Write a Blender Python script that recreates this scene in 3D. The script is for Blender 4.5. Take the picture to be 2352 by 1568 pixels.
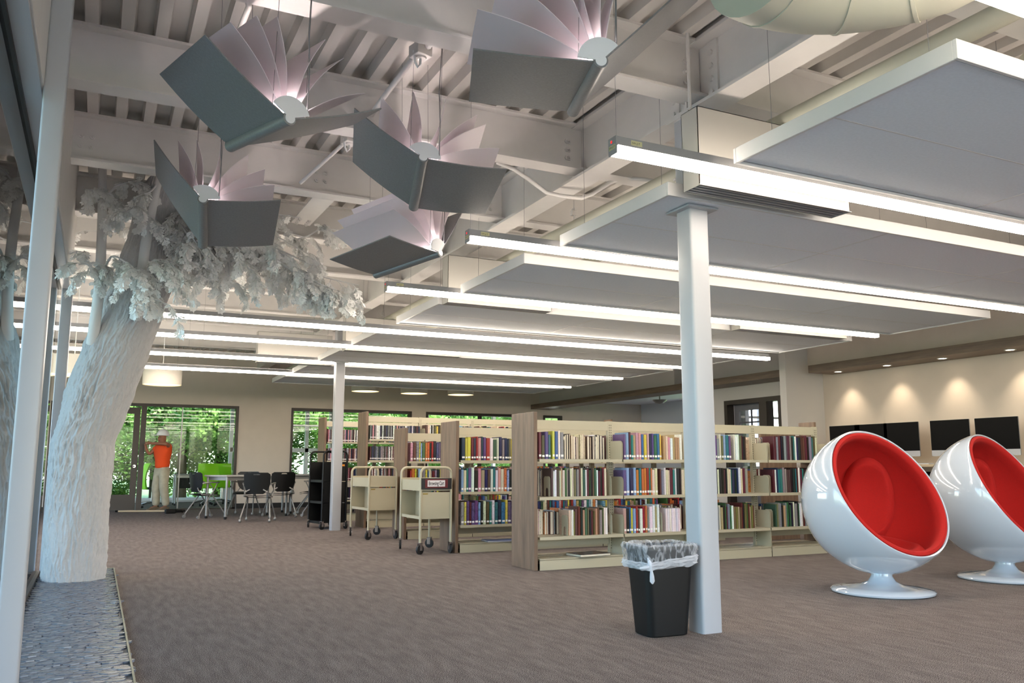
import bpy, bmesh, math, random
from mathutils import Vector, Matrix, noise
random.seed(7)
S = bpy.context.scene
for o in list(bpy.data.objects): bpy.data.objects.remove(o)
COL = S.collection
PI = math.pi
# ---------------------------------------------------------------- camera
CAMZ, F_PX, YAW, PITCH = 1.0, 1929.05, 0.45607, 0.147357
cyw, syw, cp_, sp_ = math.cos(YAW), math.sin(YAW), math.cos(PITCH), math.sin(PITCH)
FW = Vector((syw*cp_, cyw*cp_, sp_)); RT = Vector((cyw, -syw, 0)); UP = RT.cross(FW)
CAM = Vector((0, 0, CAMZ))
cd = bpy.data.cameras.new('camera'); cam = bpy.data.objects.new('camera', cd); COL.objects.link(cam)
cd.sensor_width = 36; cd.lens = 36*F_PX/2352; cd.clip_start = .05; cd.clip_end = 300
cam.matrix_world = Matrix(((RT.x, UP.x, -FW.x, 0), (RT.y, UP.y, -FW.y, 0), (RT.z, UP.z, -FW.z, CAMZ), (0, 0, 0, 1)))
S.camera = cam
# ---------------------------------------------------------------- light / exposure
S.view_settings.view_transform = 'Standard'; S.view_settings.look = 'None'
S.view_settings.gamma = 1; S.view_settings.use_curve_mapping = False
S.view_settings.exposure = 0.62
w = bpy.data.worlds.new('sky'); S.world = w; w.use_nodes = True
nt = w.node_tree; nt.nodes.clear()
sky = nt.nodes.new('ShaderNodeTexSky'); sky.sky_type = 'NISHITA'; sky.sun_disc = False
sky.sun_elevation = math.radians(48); sky.sun_rotation = math.radians(120); sky.air_density = 1.0; sky.dust_density = 2.0
bg = nt.nodes.new('ShaderNodeBackground'); bg.inputs[1].default_value = 1.1
ow = nt.nodes.new('ShaderNodeOutputWorld')
nt.links.new(sky.outputs[0], bg.inputs[0]); nt.links.new(bg.outputs[0], ow.inputs[0])
sl = bpy.data.lights.new('sun', 'SUN'); sl.energy = 4.0; sl.angle = .02; sl.color = (1, .95, .87)
so = bpy.data.objects.new('sun', sl); COL.objects.link(so)
so.rotation_euler = Vector((.35, -.6, .85)).to_track_quat('Z', 'Y').to_euler()
TUBE = 20          # strength of the fluorescent lenses
# ---------------------------------------------------------------- helpers
def at(px, py, Y=None, X=None, Z=None):
    """point of the place seen at a pixel of the photograph, on the plane Y=, X= or Z="""
    d = FW + RT*((px-1176)/F_PX) - UP*((py-784)/F_PX)
    t = Y/d.y if Y is not None else (X/d.x if X is not None else (Z-CAMZ)/d.z)
    return CAM + d*t
def lin(c):
    f = lambda v: (v/255/12.92) if v/255 <= .04045 else ((v/255+.055)/1.055)**2.4
    return (f(c[0]), f(c[1]), f(c[2]), 1)
def mat(name, rgb, rough=.6, metal=0, noise_amt=0, noise_scale=20, bump=0, bump_scale=100, coat=0, emit=None, estr=0, stretch=None, spec=.5):
    m = bpy.data.materials.new(name); m.use_nodes = True; n = m.node_tree; b = n.nodes['Principled BSDF']
    b.inputs['Base Color'].default_value = lin(rgb); b.inputs['Roughness'].default_value = rough; b.inputs['Metallic'].default_value = metal
    b.inputs['Specular IOR Level'].default_value = spec
    if coat: b.inputs['Coat Weight'].default_value = coat; b.inputs['Coat Roughness'].default_value = .03
    if emit: b.inputs['Emission Color'].default_value = lin(emit); b.inputs['Emission Strength'].default_value = estr
    if noise_amt or bump:
        tc = n.nodes.new('ShaderNodeTexCoord'); mp = n.nodes.new('ShaderNodeMapping')
        n.links.new(tc.outputs['Object'], mp.inputs[0])
        if stretch: mp.inputs['Scale'].default_value = stretch
    if noise_amt:
        nz = n.nodes.new('ShaderNodeTexNoise'); nz.inputs['Scale'].default_value = noise_scale; nz.inputs['Detail'].default_value = 4
        n.links.new(mp.outputs[0], nz.inputs[0])
        cr = n.nodes.new('ShaderNodeValToRGB'); c = lin(rgb)
        cr.color_ramp.elements[0].position = .3; cr.color_ramp.elements[1].position = .7
        cr.color_ramp.elements[0].color = tuple(v*(1-noise_amt) for v in c[:3])+(1,)
        cr.color_ramp.elements[1].color = tuple(min(1, v*(1+noise_amt)) for v in c[:3])+(1,)
        n.links.new(nz.outputs[0], cr.inputs[0]); n.links.new(cr.outputs[0], b.inputs['Base Color'])
    if bump:
        nb = n.nodes.new('ShaderNodeTexNoise'); nb.inputs['Scale'].default_value = bump_scale; nb.inputs['Detail'].default_value = 3
        n.links.new(mp.outputs[0], nb.inputs[0]); bp = n.nodes.new('ShaderNodeBump'); bp.inputs['Strength'].default_value = bump; bp.inputs['Distance'].default_value = .01
        n.links.new(nb.outputs[0], bp.inputs['Height']); n.links.new(bp.outputs[0], b.inputs['Normal'])
    return m
def glassmat(name, tint, ior=1.5):
    m = bpy.data.materials.new(name); m.use_nodes = True; n = m.node_tree; n.nodes.clear()
    o = n.nodes.new('ShaderNodeOutputMaterial'); mx = n.nodes.new('ShaderNodeMixShader'); fr = n.nodes.new('ShaderNodeFresnel'); fr.inputs[0].default_value = ior
    t = n.nodes.new('ShaderNodeBsdfTransparent'); t.inputs[0].default_value = lin(tint); g = n.nodes.new('ShaderNodeBsdfGlossy'); g.inputs['Roughness'].default_value = 0.0
    n.links.new(fr.outputs[0], mx.inputs[0]); n.links.new(t.outputs[0], mx.inputs[1]); n.links.new(g.outputs[0], mx.inputs[2]); n.links.new(mx.outputs[0], o.inputs[0])
    return m
def filmmat(name, rgb, alpha, transl=.5):
    m = bpy.data.materials.new(name); m.use_nodes = True; n = m.node_tree; n.nodes.clear()
    o = n.nodes.new('ShaderNodeOutputMaterial'); mx = n.nodes.new('ShaderNodeMixShader'); mx.inputs[0].default_value = alpha
    t = n.nodes.new('ShaderNodeBsdfTransparent'); m2 = n.nodes.new('ShaderNodeMixShader'); m2.inputs[0].default_value = transl
    d = n.nodes.new('ShaderNodeBsdfPrincipled'); d.inputs['Base Color'].default_value = lin(rgb); d.inputs['Roughness'].default_value = .3
    tr = n.nodes.new('ShaderNodeBsdfTranslucent'); tr.inputs[0].default_value = lin(rgb)
    n.links.new(d.outputs[0], m2.inputs[1]); n.links.new(tr.outputs[0], m2.inputs[2]); n.links.new(t.outputs[0], mx.inputs[1]); n.links.new(m2.outputs[0], mx.inputs[2]); n.links.new(mx.outputs[0], o.inputs[0])
    return m
def woodmat(name, a, b_, scale, stretch, rough=.45):
    m = bpy.data.materials.new(name); m.use_nodes = True; n = m.node_tree; b = n.nodes['Principled BSDF']
    tc = n.nodes.new('ShaderNodeTexCoord'); mp = n.nodes.new('ShaderNodeMapping'); mp.inputs['Scale'].default_value = stretch
    nz = n.nodes.new('ShaderNodeTexNoise'); nz.inputs['Scale'].default_value = scale; nz.inputs['Detail'].default_value = 6; nz.inputs['Roughness'].default_value = .65
    cr = n.nodes.new('ShaderNodeValToRGB'); cr.color_ramp.elements[0].position = .3; cr.color_ramp.elements[1].position = .7
    cr.color_ramp.elements[0].color = lin(a); cr.color_ramp.elements[1].color = lin(b_)
    n.links.new(tc.outputs['Object'], mp.inputs[0]); n.links.new(mp.outputs[0], nz.inputs[0]); n.links.new(nz.outputs[0], cr.inputs[0]); n.links.new(cr.outputs[0], b.inputs['Base Color'])
    b.inputs['Roughness'].default_value = rough
    return m
class MB:
    def __init__(s): s.v = []; s.f = []; s.m = []
    def add(s, vs, fs, mi=0):
        k = len(s.v); s.v += [tuple(v) for v in vs]; s.f += [tuple(k+i for i in f) for f in fs]; s.m += [mi]*len(fs)
    def box(s, x0, x1, y0, y1, z0, z1, mi=0, M=None):
        vs = [Vector((x, y, z)) for z in (z0, z1) for y in (y0, y1) for x in (x0, x1)]
        if M: vs = [M @ v for v in vs]
        s.add(vs, [(0, 2, 3, 1), (4, 5, 7, 6), (0, 1, 5, 4), (2, 6, 7, 3), (0, 4, 6, 2), (1, 3, 7, 5)], mi); return s
    def tube(s, pts, r, seg=10, mi=0, cap=True):
        pts = [Vector(p) for p in pts]; rs = r if isinstance(r, (list, tuple)) else [r]*len(pts)
        k = len(s.v); prev = None
        for i, p in enumerate(pts):
            d = (pts[min(i+1, len(pts)-1)]-pts[max(i-1, 0)]).normalized()
            if prev is None: a = d.orthogonal().normalized()
            else: a = (prev-d*prev.dot(d)); a = a.normalized() if a.length > 1e-6 else d.orthogonal().normalized()
            prev = a; b = d.cross(a)
            for j in range(seg):
                t = 2*PI*j/seg; s.v.append(tuple(p+(a*math.cos(t)+b*math.sin(t))*rs[i]))
        n = len(pts)
        for i in range(n-1):
            for j in range(seg):
                s.f.append((k+i*seg+j, k+i*seg+(j+1) % seg, k+(i+1)*seg+(j+1) % seg, k+(i+1)*seg+j)); s.m.append(mi)
        if cap:
            s.f.append(tuple(k+j for j in reversed(range(seg)))); s.m.append(mi)
            s.f.append(tuple(k+(n-1)*seg+j for j in range(seg))); s.m.append(mi)
        return s
    def lathe(s, prof, seg=48, mi=0, M=None, sx=1, sy=1):
        k = len(s.v)
        for r, z in prof:
            for j in range(seg):
                t = 2*PI*j/seg; v = Vector((r*math.cos(t)*sx, r*math.sin(t)*sy, z)); s.v.append(tuple(M @ v if M else v))
        for i in range(len(prof)-1):
            for j in range(seg):
                s.f.append((k+i*seg+j, k+i*seg+(j+1) % seg, k+(i+1)*seg+(j+1) % seg, k+(i+1)*seg+j)); s.m.append(mi)
        return s
    def prism(s, poly, d0, d1, axis='z', mi=0, M=None):
        def P(a, b, c):
            v = Vector({'z': (a, b, c), 'y': (a, c, b), 'x': (c, a, b)}[axis]); return M @ v if M else v
        n = len(poly); s.add([P(a, b, d0) for a, b in poly]+[P(a, b, d1) for a, b in poly],
            [tuple(reversed(range(n))), tuple(range(n, 2*n))]+[(i, (i+1) % n, n+(i+1) % n, n+i) for i in range(n)], mi); return s
    def grid(s, fn, nu, nv, mi=0, closed=False):
        k = len(s.v)
        for i in range(nu+1):
            for j in range(nv+1): s.v.append(tuple(fn(i/nu, j/nv)))
        for i in range(nu):
            for j in range(nv):
                a = k+i*(nv+1)+j; s.f.append((a, a+nv+1, a+nv+2, a+1)); s.m.append(mi)
        return s
    def mesh(s, name, mats, smooth=False):
        me = bpy.data.meshes.new(name); me.from_pydata(s.v, [], s.f)
        for m in (mats if isinstance(mats, (list, tuple)) else [mats]): me.materials.append(m)
        me.polygons.foreach_set('material_index', s.m)
        if smooth: me.polygons.foreach_set('use_smooth', [True]*len(s.f))
        bm = bmesh.new(); bm.from_mesh(me); bmesh.ops.recalc_face_normals(bm, faces=bm.faces)
        if smooth:
            for e in bm.edges:
                if len(e.link_faces) == 2 and e.calc_face_angle(0) > .7: e.smooth = False
        bm.to_mesh(me); bm.free(); me.update()
        return me
    def build(s, name, mats, parent=None, smooth=False, loc=None, rot=None):
        return link(name, s.mesh(name, mats, smooth), parent, loc, rot)
def link(name, me, parent=None, loc=None, rot=None):
    o = bpy.data.objects.new(name, me); COL.objects.link(o)
    if parent: o.parent = parent
    if loc is not None: o.location = loc
    if rot is not None: o.rotation_euler = rot
    return o
def bevel(o, w=.003, seg=2):
    m = o.modifiers.new('bevel', 'BEVEL'); m.width = w; m.segments = seg; m.limit_method = 'ANGLE'; return o
def tag(o, label, cat, group=None, kind=None):
    if label: o['label'] = label
    if cat: o['category'] = cat
    if group: o['group'] = group
    if kind: o['kind'] = kind
    return o
def thing(name, label, cat, loc=(0, 0, 0), rz=0, group=None):
    o = bpy.data.objects.new(name, None); COL.objects.link(o); o.location = loc; o.rotation_euler = (0, 0, rz); o.empty_display_size = .1
    return tag(o, label, cat, group)
def struct(o, label=None): o['kind'] = 'structure'; o['label'] = label if label else o.name.replace('_', ' '); return o
def dup(root, loc=None, rz=None, label=None, group=None, parent=None):
    r = root.copy(); COL.objects.link(r)
    if parent: r.parent = parent
    if loc is not None: r.location = loc
    if rz is not None: r.rotation_euler = (0, 0, rz)
    if label: r['label'] = label
    if group: r['group'] = group
    for ch in list(root.children): dup(ch, parent=r)
    return r
def rrect(w, d, r, n=6):
    out = []
    for cx, cy, a0 in ((w-r, d-r, 0), (-w+r, d-r, PI/2), (-w+r, -d+r, PI), (w-r, -d+r, 3*PI/2)):
        for i in range(n+1): a = a0+PI/2*i/n; out.append((cx+r*math.cos(a), cy+r*math.sin(a)))
    return out
# ---------------------------------------------------------------- materials
M_steel = mat('painted_steel', (212, 209, 206), .45, noise_amt=.03, noise_scale=6)
M_deck = mat('painted_deck', (206, 202, 197), .6, noise_amt=.05, noise_scale=3)
M_col = mat('column_paint', (170, 172, 177), .35)
M_wall = mat('wall_paint', (212, 201, 188), .8, noise_amt=.02, noise_scale=4, bump=.03, bump_scale=300)
M_wallw = mat('wall_paint_white', (210, 208, 206), .8)
M_panel = mat('acoustic_panel', (226, 231, 238), .9, noise_amt=.03, noise_scale=60)
M_edge = mat('panel_frame', (206, 206, 206), .4)
M_alu = mat('light_housing', (150, 150, 152), .4, .3)
M_lens = mat('lens', (255, 250, 240), .5, emit=(255, 240, 222), estr=TUBE)
M_up = mat('added_up_glow', (255, 250, 240), .5, emit=(255, 238, 224), estr=TUBE*.4)  # glow for the added strip on top of the housings
M_dark = mat('bronze_frame', (62, 56, 52), .45, .3)
M_black = mat('black_plastic', (8, 8, 9), .45, spec=.35)
M_rubber = mat('rubber', (26, 26, 28), .6)
M_chrome = mat('chrome', (200, 200, 205), .15, 1)
M_grey = mat('grey_metal', (150, 148, 146), .35, .5)
M_cream = mat('cream_metal', (180, 172, 148), .4)
M_cream2 = mat('cream_shelf', (178, 171, 149), .35)
M_slot = mat('slot_shadow', (60, 55, 46), .8)
M_wood = woodmat('oak_laminate', (92, 72, 57), (134, 109, 89), 3, (7, 7, .6))
M_soff = woodmat('soffit_wood', (92, 78, 66), (128, 110, 94), 3, (6, .5, 6))
M_brush = mat('brushed_metal', (132, 133, 135), .42, .3, noise_amt=.08, noise_scale=90, stretch=(1, 1, 1))
M_page = filmmat('page_film', (246, 240, 243), 1.0, .45)
M_cap = mat('book_cap', (226, 228, 232), .5)
M_wire = mat('wire', (128, 128, 130), .5)
M_plas = mat('gloss_white', (188, 196, 206), .12, coat=1)
M_redf = mat('red_felt', (172, 13, 4), .9, noise_amt=.06, noise_scale=80, bump=.15, bump_scale=400)
M_glass = glassmat('window_glass', (240, 248, 246))
M_glassc = glassmat('clear_glass', (250, 253, 252), 1.22)
M_white = mat('white_paint', (232, 234, 236), .5)
M_twhite = mat('tree_white', (222, 222, 222), .75)
M_leafw = mat('white_leaf', (246, 246, 244), .6)
M_green = mat('lime_fabric', (150, 225, 20), .7)
M_slate = mat('slate', (98, 104, 116), .25, noise_amt=.25, noise_scale=25, bump=.3, bump_scale=60)
M_skin = mat('skin', (150, 98, 74), .6)
M_duct = mat('duct_paint', (190, 188, 172), .5)
M_plen = mat('plenum_paint', (168, 166, 160), .5)
M_screen = mat('screen', (3, 3, 4), .45, spec=.1)
M_stick = mat('sticker', (196, 192, 150), .6)
M_tan = mat('tan_wood', (200, 180, 150), .5)
def carpet():
    m = bpy.data.materials.new('carpet'); m.use_nodes = True; n = m.node_tree; b = n.nodes['Principled BSDF']
    tc = n.nodes.new('ShaderNodeTexCoord')
    def nz(scale, sx, sy, det=3):
        mp = n.nodes.new('ShaderNodeMapping'); mp.inputs['Scale'].default_value = (sx, sy, 1); q = n.nodes.new('ShaderNodeTexNoise')
        q.inputs['Scale'].default_value = scale; q.inputs['Detail'].default_value = det; n.links.new(tc.outputs['Object'], mp.inputs[0]); n.links.new(mp.outputs[0], q.inputs[0]); return q
    a = nz(250, 1.1, 1, 1); c = nz(7, 3, .6, 4); e = nz(420, 1, 1, 1)
    cr = n.nodes.new('ShaderNodeValToRGB'); el = cr.color_ramp.elements
    el[0].position = .36; el[0].color = lin((50, 45, 44)); el[1].position = .66; el[1].color = lin((170, 161, 156))
    x = el.new(.5); x.color = lin((92, 82, 78))
    mx = n.nodes.new('ShaderNodeMath'); mx.operation = 'MULTIPLY_ADD'; n.links.new(c.outputs[0], mx.inputs[0]); mx.inputs[1].default_value = .14
    n.links.new(a.outputs[0], mx.inputs[2]); m2 = n.nodes.new('ShaderNodeMath'); m2.operation = 'SUBTRACT'; n.links.new(mx.outputs[0], m2.inputs[0]); m2.inputs[1].default_value = .07
    n.links.new(m2.outputs[0], cr.inputs[0]); n.links.new(cr.outputs[0], b.inputs['Base Color']); b.inputs['Roughness'].default_value = .95; b.inputs['Specular IOR Level'].default_value = .15
    bp = n.nodes.new('ShaderNodeBump'); bp.inputs['Strength'].default_value = .35; bp.inputs['Distance'].default_value = .005; n.links.new(e.outputs[0], bp.inputs['Height']); n.links.new(bp.outputs[0], b.inputs['Normal'])
    return m
M_carpet = carpet()
# ================================================================= STRUCTURE
XR, YF, YB = 11.6, 21.25, -5.0
fl = MB().box(-.43, XR+.2, YB, 9.3, -.1, 0).box(-4.2, XR+4, 9.3, YF+5.2, -.1, 0)
struct(fl.build('floor', M_carpet), 'brown grey tweed carpet floor')
pv = MB().box(-9, -.5, -14, 30, -.2, -.1).box(-.5, 22, -14, -5.1, -.2, -.1).box(-.5, 22, 26, 30, -.2, -.1); struct(pv.build('pavement', mat('concrete', (205, 202, 196), .85, noise_amt=.06, noise_scale=5)), 'pale concrete pavement round the building')
gr = MB().box(-60, 60, -40, 80, -.35, -.22).build('ground', mat('grass', (96, 120, 62), .9, noise_amt=.3, noise_scale=3)); struct(gr, 'grass ground outside')
# corrugated roof deck: sheets with ribs running along Y
ZB, ZT, ZG = 3.375, 3.76, 3.30
ceil = bpy.data.objects.new('ceiling', None); COL.objects.link(ceil); struct(ceil, 'white corrugated metal roof deck')
P = .2032
def sheet(nrib, y0, y1):
    mb = MB(); prof = []
    for i in range(nrib):
        x = i*P; prof += [(x, ZT), (x+.075, ZT), (x+.088, ZT+.085), (x+P-.013, ZT+.085)]
    prof.append((nrib*P, ZT))
    n = len(prof); vs = []
    for y in (y0, y1):
        for x, z in prof: vs.append((x, y, z))
        for x, z in prof: vs.append((x, y, z+.012))
    fs = []
    for i in range(n-1):
        fs += [(i, i+1, 2*n+i+1, 2*n+i), (n+i, 3*n+i, 3*n+i+1, n+i+1), (i, n+i, n+i+1, i+1), (2*n+i, 2*n+i+1, 3*n+i+1, 3*n+i)]
    mb.add(vs, fs); return mb.mesh('deck_sheet', M_deck)
me = sheet(3, YB, 9.3); x = -.44
while x < XR: link('deck_sheet', me, ceil, (x, 0, 0)); x += 3*P
me2 = sheet(3, 9.3, YF); x = -4.2
while x < XR+.5: link('deck_sheet', me2, ceil, (x, 0, 0)); x += 3*P
MB().box(-4.3, XR+.6, YB-.1, YF+5.4, ZT+.12, ZT+.2).build('roof_board', M_deck, ceil)
# walls
wl = MB()
wl.box(-.50, -.33, YB, 9.3, 2.75, ZT+.12)
struct(bevel(wl.build('wall_left', M_steel), .004), 'grey steel bulkhead above the window wall')
wl2 = MB().box(-4.3, -4.2, 9.3, YF, 0, 1).box(-4.3, -4.2, 9.3, YF, 2.6, ZT+.1).box(-4.3, -4.2, 20, YF, 1, 2.6)
struct(wl2.build('wall_west', M_wall), 'side wall of the back bay')
wb = MB().box(-.5, 0, YB-.1, YB, 0, ZT+.1).box(0, 10, YB-.1, YB, 3.0, ZT+.1).box(0, 10, YB-.1, YB, 0, .3).box(10, XR+.2, YB-.1, YB, 0, ZT+.1); struct(wb.build('wall_near', M_wallw), 'white wall behind the camera')
# far wall with openings
FZ = 2.44
ops = [(at(250, 1000, Y=YF).x-1.2, 3.04), (4.30, 7.45), (7.86, 10.98), (11.42, 12.03)]
wf = MB(); x = -4.3
for i, (a, b) in enumerate(ops):
    wf.box(x, a, YF, YF+.14, 0, ZT+.1); wf.box(a, b, YF, YF+.14, FZ, ZT+.1)
    if i: wf.box(a, b, YF, YF+.14, 0, .75)
    x = b
wf.box(x, XR+3.4, YF, YF+.14, 0, ZT+.1)
struct(wf.build('wall_far', M_wall), 'beige far wall')
bb = MB()
for a, b in ((-4.2, ops[0][0]), (3.04, XR)): bb.box(a, b, YF-.02, YF, 0, .12)
struct(bb.build('baseboard_far', M_rubber), 'dark baseboard under the far wall')
# right wall, stub wall, upper bulkhead
YS = 11.0
wr = MB().box(XR, XR+.15, YB, YS+.12, 0, ZT+.1).box(XR-.35, XR, YB, YS, 2.72, ZT+.1)
struct(wr.build('wall_right', M_wall), 'beige wall behind the computers')
ws = MB().box(10.72, XR, YS, YS+.15, 0, ZT+.1)
struct(ws.build('wall_stub', M_wallw), 'white return wall beside the bookcases')
# office wall beyond the stub: opening with door and sidelight
wo = MB()
oy0 = at(1800, 1000, X=XR).y; oy1 = at(1668, 1000, X=XR).y; oz = 2.33
wo.box(XR, XR+.12, YS+.15, oy0, 0, ZT+.1).box(XR, XR+.12, oy0, oy1, oz, ZT+.1)
yrec = at(1578, 1000, X=XR).y
wo.box(XR, XR+.12, oy1, yrec, 0, ZT+.1).box(XR-.3, XR+.12, yrec, YF, 2.75, ZT+.1)
struct(wo.build('wall_office', M_wallw), 'white office wall with a glazed door')
wrc = MB().box(XR+1.2, XR+1.3, 14.4, 16.4, 0, ZT+.1).box(XR+1.3, XR+3.3, 16.3, 16.4, 0, ZT+.1).box(XR+3.2, XR+3.3, 16.4, 17.2, 0, ZT+.1).box(XR+3.2, XR+3.3, 17.2, 18.7, 0, .9).box(XR+3.2, XR+3.3, 17.2, 18.7, 2.5, ZT+.1).box(XR+3.2, XR+3.3, 18.7, YF, 0, ZT+.1).box(XR+.12, XR+3.3, 16.4, YF, 2.85, 2.95).box(XR+.12, XR+1.2, 14.5, 16.4, 2.85, 2.95)
struct(wrc.build('wall_recess', mat('bluish_wall', (216, 221, 232), .8)), 'pale blue wall of the side hall')
MB_ = MB()
# side office behind door: bright room
so_ = MB().box(XR+2.7, XR+2.8, YS, 14.5, 0, 3).box(XR+.12, XR+2.8, YS-.1, YS+.0, 0, 3).box(XR+.12, XR+2.8, YS, 14.5, 2.9, 3).box(XR+.12, XR+.9, 14.4, 14.5, 0, 2.9).box(XR+2.4, XR+2.7, 14.4, 14.5, 0, 2.9).box(XR+.9, XR+2.4, 14.4, 14.5, 0, 1.0).box(XR+.9, XR+2.4, 14.4, 14.5, 2.5, 2.9).box(XR+1.6, XR+1.66, 14.42, 14.48, 1.0, 2.5).box(XR+.9, XR+2.4, 14.42, 14.48, 2.05, 2.1)
struct(so_.build('wall_side_office', M_wallw), 'white walls of the side office')
# office door frame
tf = MB()
def frame(mb, y0, y1, z0, z1, t, x0, x1):
    mb.box(x0, x1, y0, y0+t, z0, z1); mb.box(x0, x1, y1-t, y1, z0, z1); mb.box(x0, x1, y0+t, y1-t, z1-t, z1)
ym = at(1757, 1000, X=XR).y
frame(tf, oy0, oy1, 0, oz, .09, XR-.03, XR+.15); tf.box(XR-.03, XR+.15, ym-.1, ym+.1, 0, oz-.09); tf.box(XR-.03, XR+.15, oy0+.09, ym-.1, 0, .1)
struct(tf.build('trim_1', M_dark), 'dark frame of the office door and sidelight')
dr = bpy.data.objects.new('door_2', None); COL.objects.link(dr); struct(dr, 'grey office door with blue panes standing open')
d = MB(); DY = .9
d.box(XR+.15, XR+.2, ym+.1, ym+.2, 0, 2.28).box(XR+.15, XR+.2, oy1-.24, oy1-.1, 0, 2.28).box(XR+.15, XR+.2, ym+.2, oy1-.24, 2.12, 2.28).box(XR+.15, XR+.2, ym+.2, oy1-.24, 0, .5)
d.build('leaf', mat('grey_door', (112, 114, 124), .5), dr)
MB().box(XR+.16, XR+.185, (ym+oy1)/2-.04, (ym+oy1)/2-.01, .5, 2.12).box(XR+.16, XR+.185, ym+.2, oy1-.24, 1.86, 1.89).box(XR+.16, XR+.185, ym+.2, oy1-.24, 1.15, 1.18).build('glazing_bar', mat('grey_door2', (92, 94, 104), .5), dr)
MB().box(XR+.17, XR+.175, ym+.2, oy1-.24, .5, 2.12).build('pane', M_glassc, dr)
gp = MB().box(XR+.04, XR+.05, oy0+.09, ym-.1, .1, oz-.09); struct(gp.build('window_9', M_glassc), 'sidelight pane beside the office door')
# upper right ceiling of the edge
# wood soffits
ZS = 2.60
def soffit(name, y0, y1, label):
    t = bpy.data.objects.new(name, None); COL.objects.link(t); struct(t, label)
    MB().box(11.02, XR, y0, y1, ZS, ZS+.13).build('board', M_soff, t); return t
s1 = soffit('trim_2', YB, at(1857, 859, X=11.02).y, 'brown wood soffit with downlights over the computers')
s2 = soffit('trim_3', YS+.15, YF, 'brown wood soffit over the office door')
lens_dl = mat('downlight_lens', (255, 245, 225), .5, emit=(255, 236, 205), estr=9)
ring = MB().lathe([(.055, .002), (.055, -.006), (.075, -.006), (.075, .002)], 20).mesh('trim_ring', M_white)
disc = MB().lathe([(0.0005, -.002), (.055, -.002)], 20).mesh('lens', lens_dl)
k = 0
for px, py in ((1938, 854), (2052, 840), (2181, 824), (2332, 804), (2500, 784), (2720, 760)):
    p = at(px, py, Z=ZS); k += 1
    t = thing('downlight', 'round recessed downlight in the wood soffit, '+['first from the white return wall', 'second from the white return wall', 'third from the white return wall', 'fourth, nearest the right edge of the photo', 'fifth, past the right edge', 'sixth, past the right edge'][k-1], 'downlight', (11.3, p.y, ZS), group='downlights over the computers')
    link('trim_ring', ring, t); link('lens', disc, t)
    L = bpy.data.lights.new('spot', 'SPOT'); L.energy = 20; L.spot_size = math.radians(75); L.spot_blend = 1.0; L.shadow_soft_size = .03; L.color = (1, .82, .6)
    lo = bpy.data.objects.new('spot_lamp', L); COL.objects.link(lo); lo.parent = t; lo.location = (0, 0, -.03)
    lo.rotation_euler = Vector((-.28, 0, 1)).to_track_quat('Z', 'Y').to_euler()
# ---------------- window wall at the left
HB = 2.73
hd = MB().box(-.52, -.34, YB, 9.2, HB-.0, HB+.03); 
struct(hd.build('trim_4', M_col), 'pale steel header over the window wall')
struct(MB().box(-.445, -.415, YB, 9.2, HB-.02, HB).build('trim_5', M_rubber), 'dark gasket at the head of the glass')
struct(MB().box(-.46, -.40, YB, 9.2, 0, .035).build('trim_6', M_dark), 'dark sill at the foot of the glass')
yy = [YB, -1.0, 2.62, 6.0, 9.2]
for i in range(4):
    struct(MB().box(-.434, -.43, yy[i]+.004, yy[i+1]-.004, .035, HB-.02).build('window_%d' % (i+1), M_glass), 'tall clear glass pane of the window wall, number %d from behind the camera' % (i+1))
struct(MB().box(-4.2, -.53, 9.24, 9.246, .035, HB).build('window_5', M_glass), 'clear glass return pane beyond the window wall')
struct(MB().box(-4.2, -.5, 9.2, 9.3, HB, ZT+.1).build('wall_return', M_steel), 'bulkhead over the glass return')
def post(x, y, label, w=.095, top=ZT):
    t = thing('steel_post', label, 'post', (x, y, 0))
    o = MB().prism(rrect(w/2, w/2, .012, 3), 0, top, 'z').build('shaft', M_col, t, smooth=True)
    MB().box(-.09, .09, -.09, .09, 0, .012).build('base_plate', M_col, t); return t
post(-.285, 4.32, 'pale blue-white square steel post inside the glass wall, left edge of the photo')
post(-.36, 9.255, 'slim steel post at the far end of the glass wall, behind the white tree', .1, HB)
post(-.285, -4.6, 'square steel post of the glass wall, behind the camera')
# far storefront and back room
YO = YF+4.6
struct(MB().box(-4.2, XR+3, YF+.14, YO, 2.95, 3.05).build('ceiling_back_room', M_wallw), 'white ceiling of the room beyond the far wall')
ow_ = MB(); ow_.box(-4.2, 3.3, YO, YO+.1, 0, .05).box(3.3, XR+3, YO, YO+.1, 0, .35).box(-4.2, XR+3, YO, YO+.1, 2.7, 3.05)
struct(ow_.build('wall_outer', M_wallw), 'outer wall of the room beyond')
mu = MB()
mx = [-3, at(532, 1000, Y=YO).x, at(705, 1000, Y=YO).x, at(760, 1000, Y=YO).x, 9.6, 12.0, 13.8]
for x in mx:
    mu.box(x-.05, x+.05, YO-.03, YO+.1, .05 if x < 3.3 else .35, 2.7)
mu.box(-4.2, 3.3, YO-.03, YO+.1, .05, .12).box(3.5, XR+3, YO-.03, YO+.1, 1.42, 1.54).box(3.5, XR+3, YO-.02, YO+.08, 2.2, 2.25)
struct(mu.build('trim_7', M_white), 'white mullions of the outer windows')
struct(MB().box(-4.2, XR+3, YO+.04, YO+.045, .05, 2.7).build('window_6', M_glassc), 'outer window glass of the room beyond')
ff = MB(); X0, X1 = ops[0]
xd = at(328, 1000, Y=YF).x
ff.box(X0, X1, YF-.03, YF+.15, FZ-.06, FZ).box(X1-.06, X1, YF-.03, YF+.15, 0, FZ-.06).box(xd-.055, xd+.055, YF-.03, YF+.15, 0, FZ-.06).box(X0, X0+.07, YF-.03, YF+.15, 0, FZ-.06).box(xd+.05, X1, YF-.03, YF+.15, 0, .03)
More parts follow.
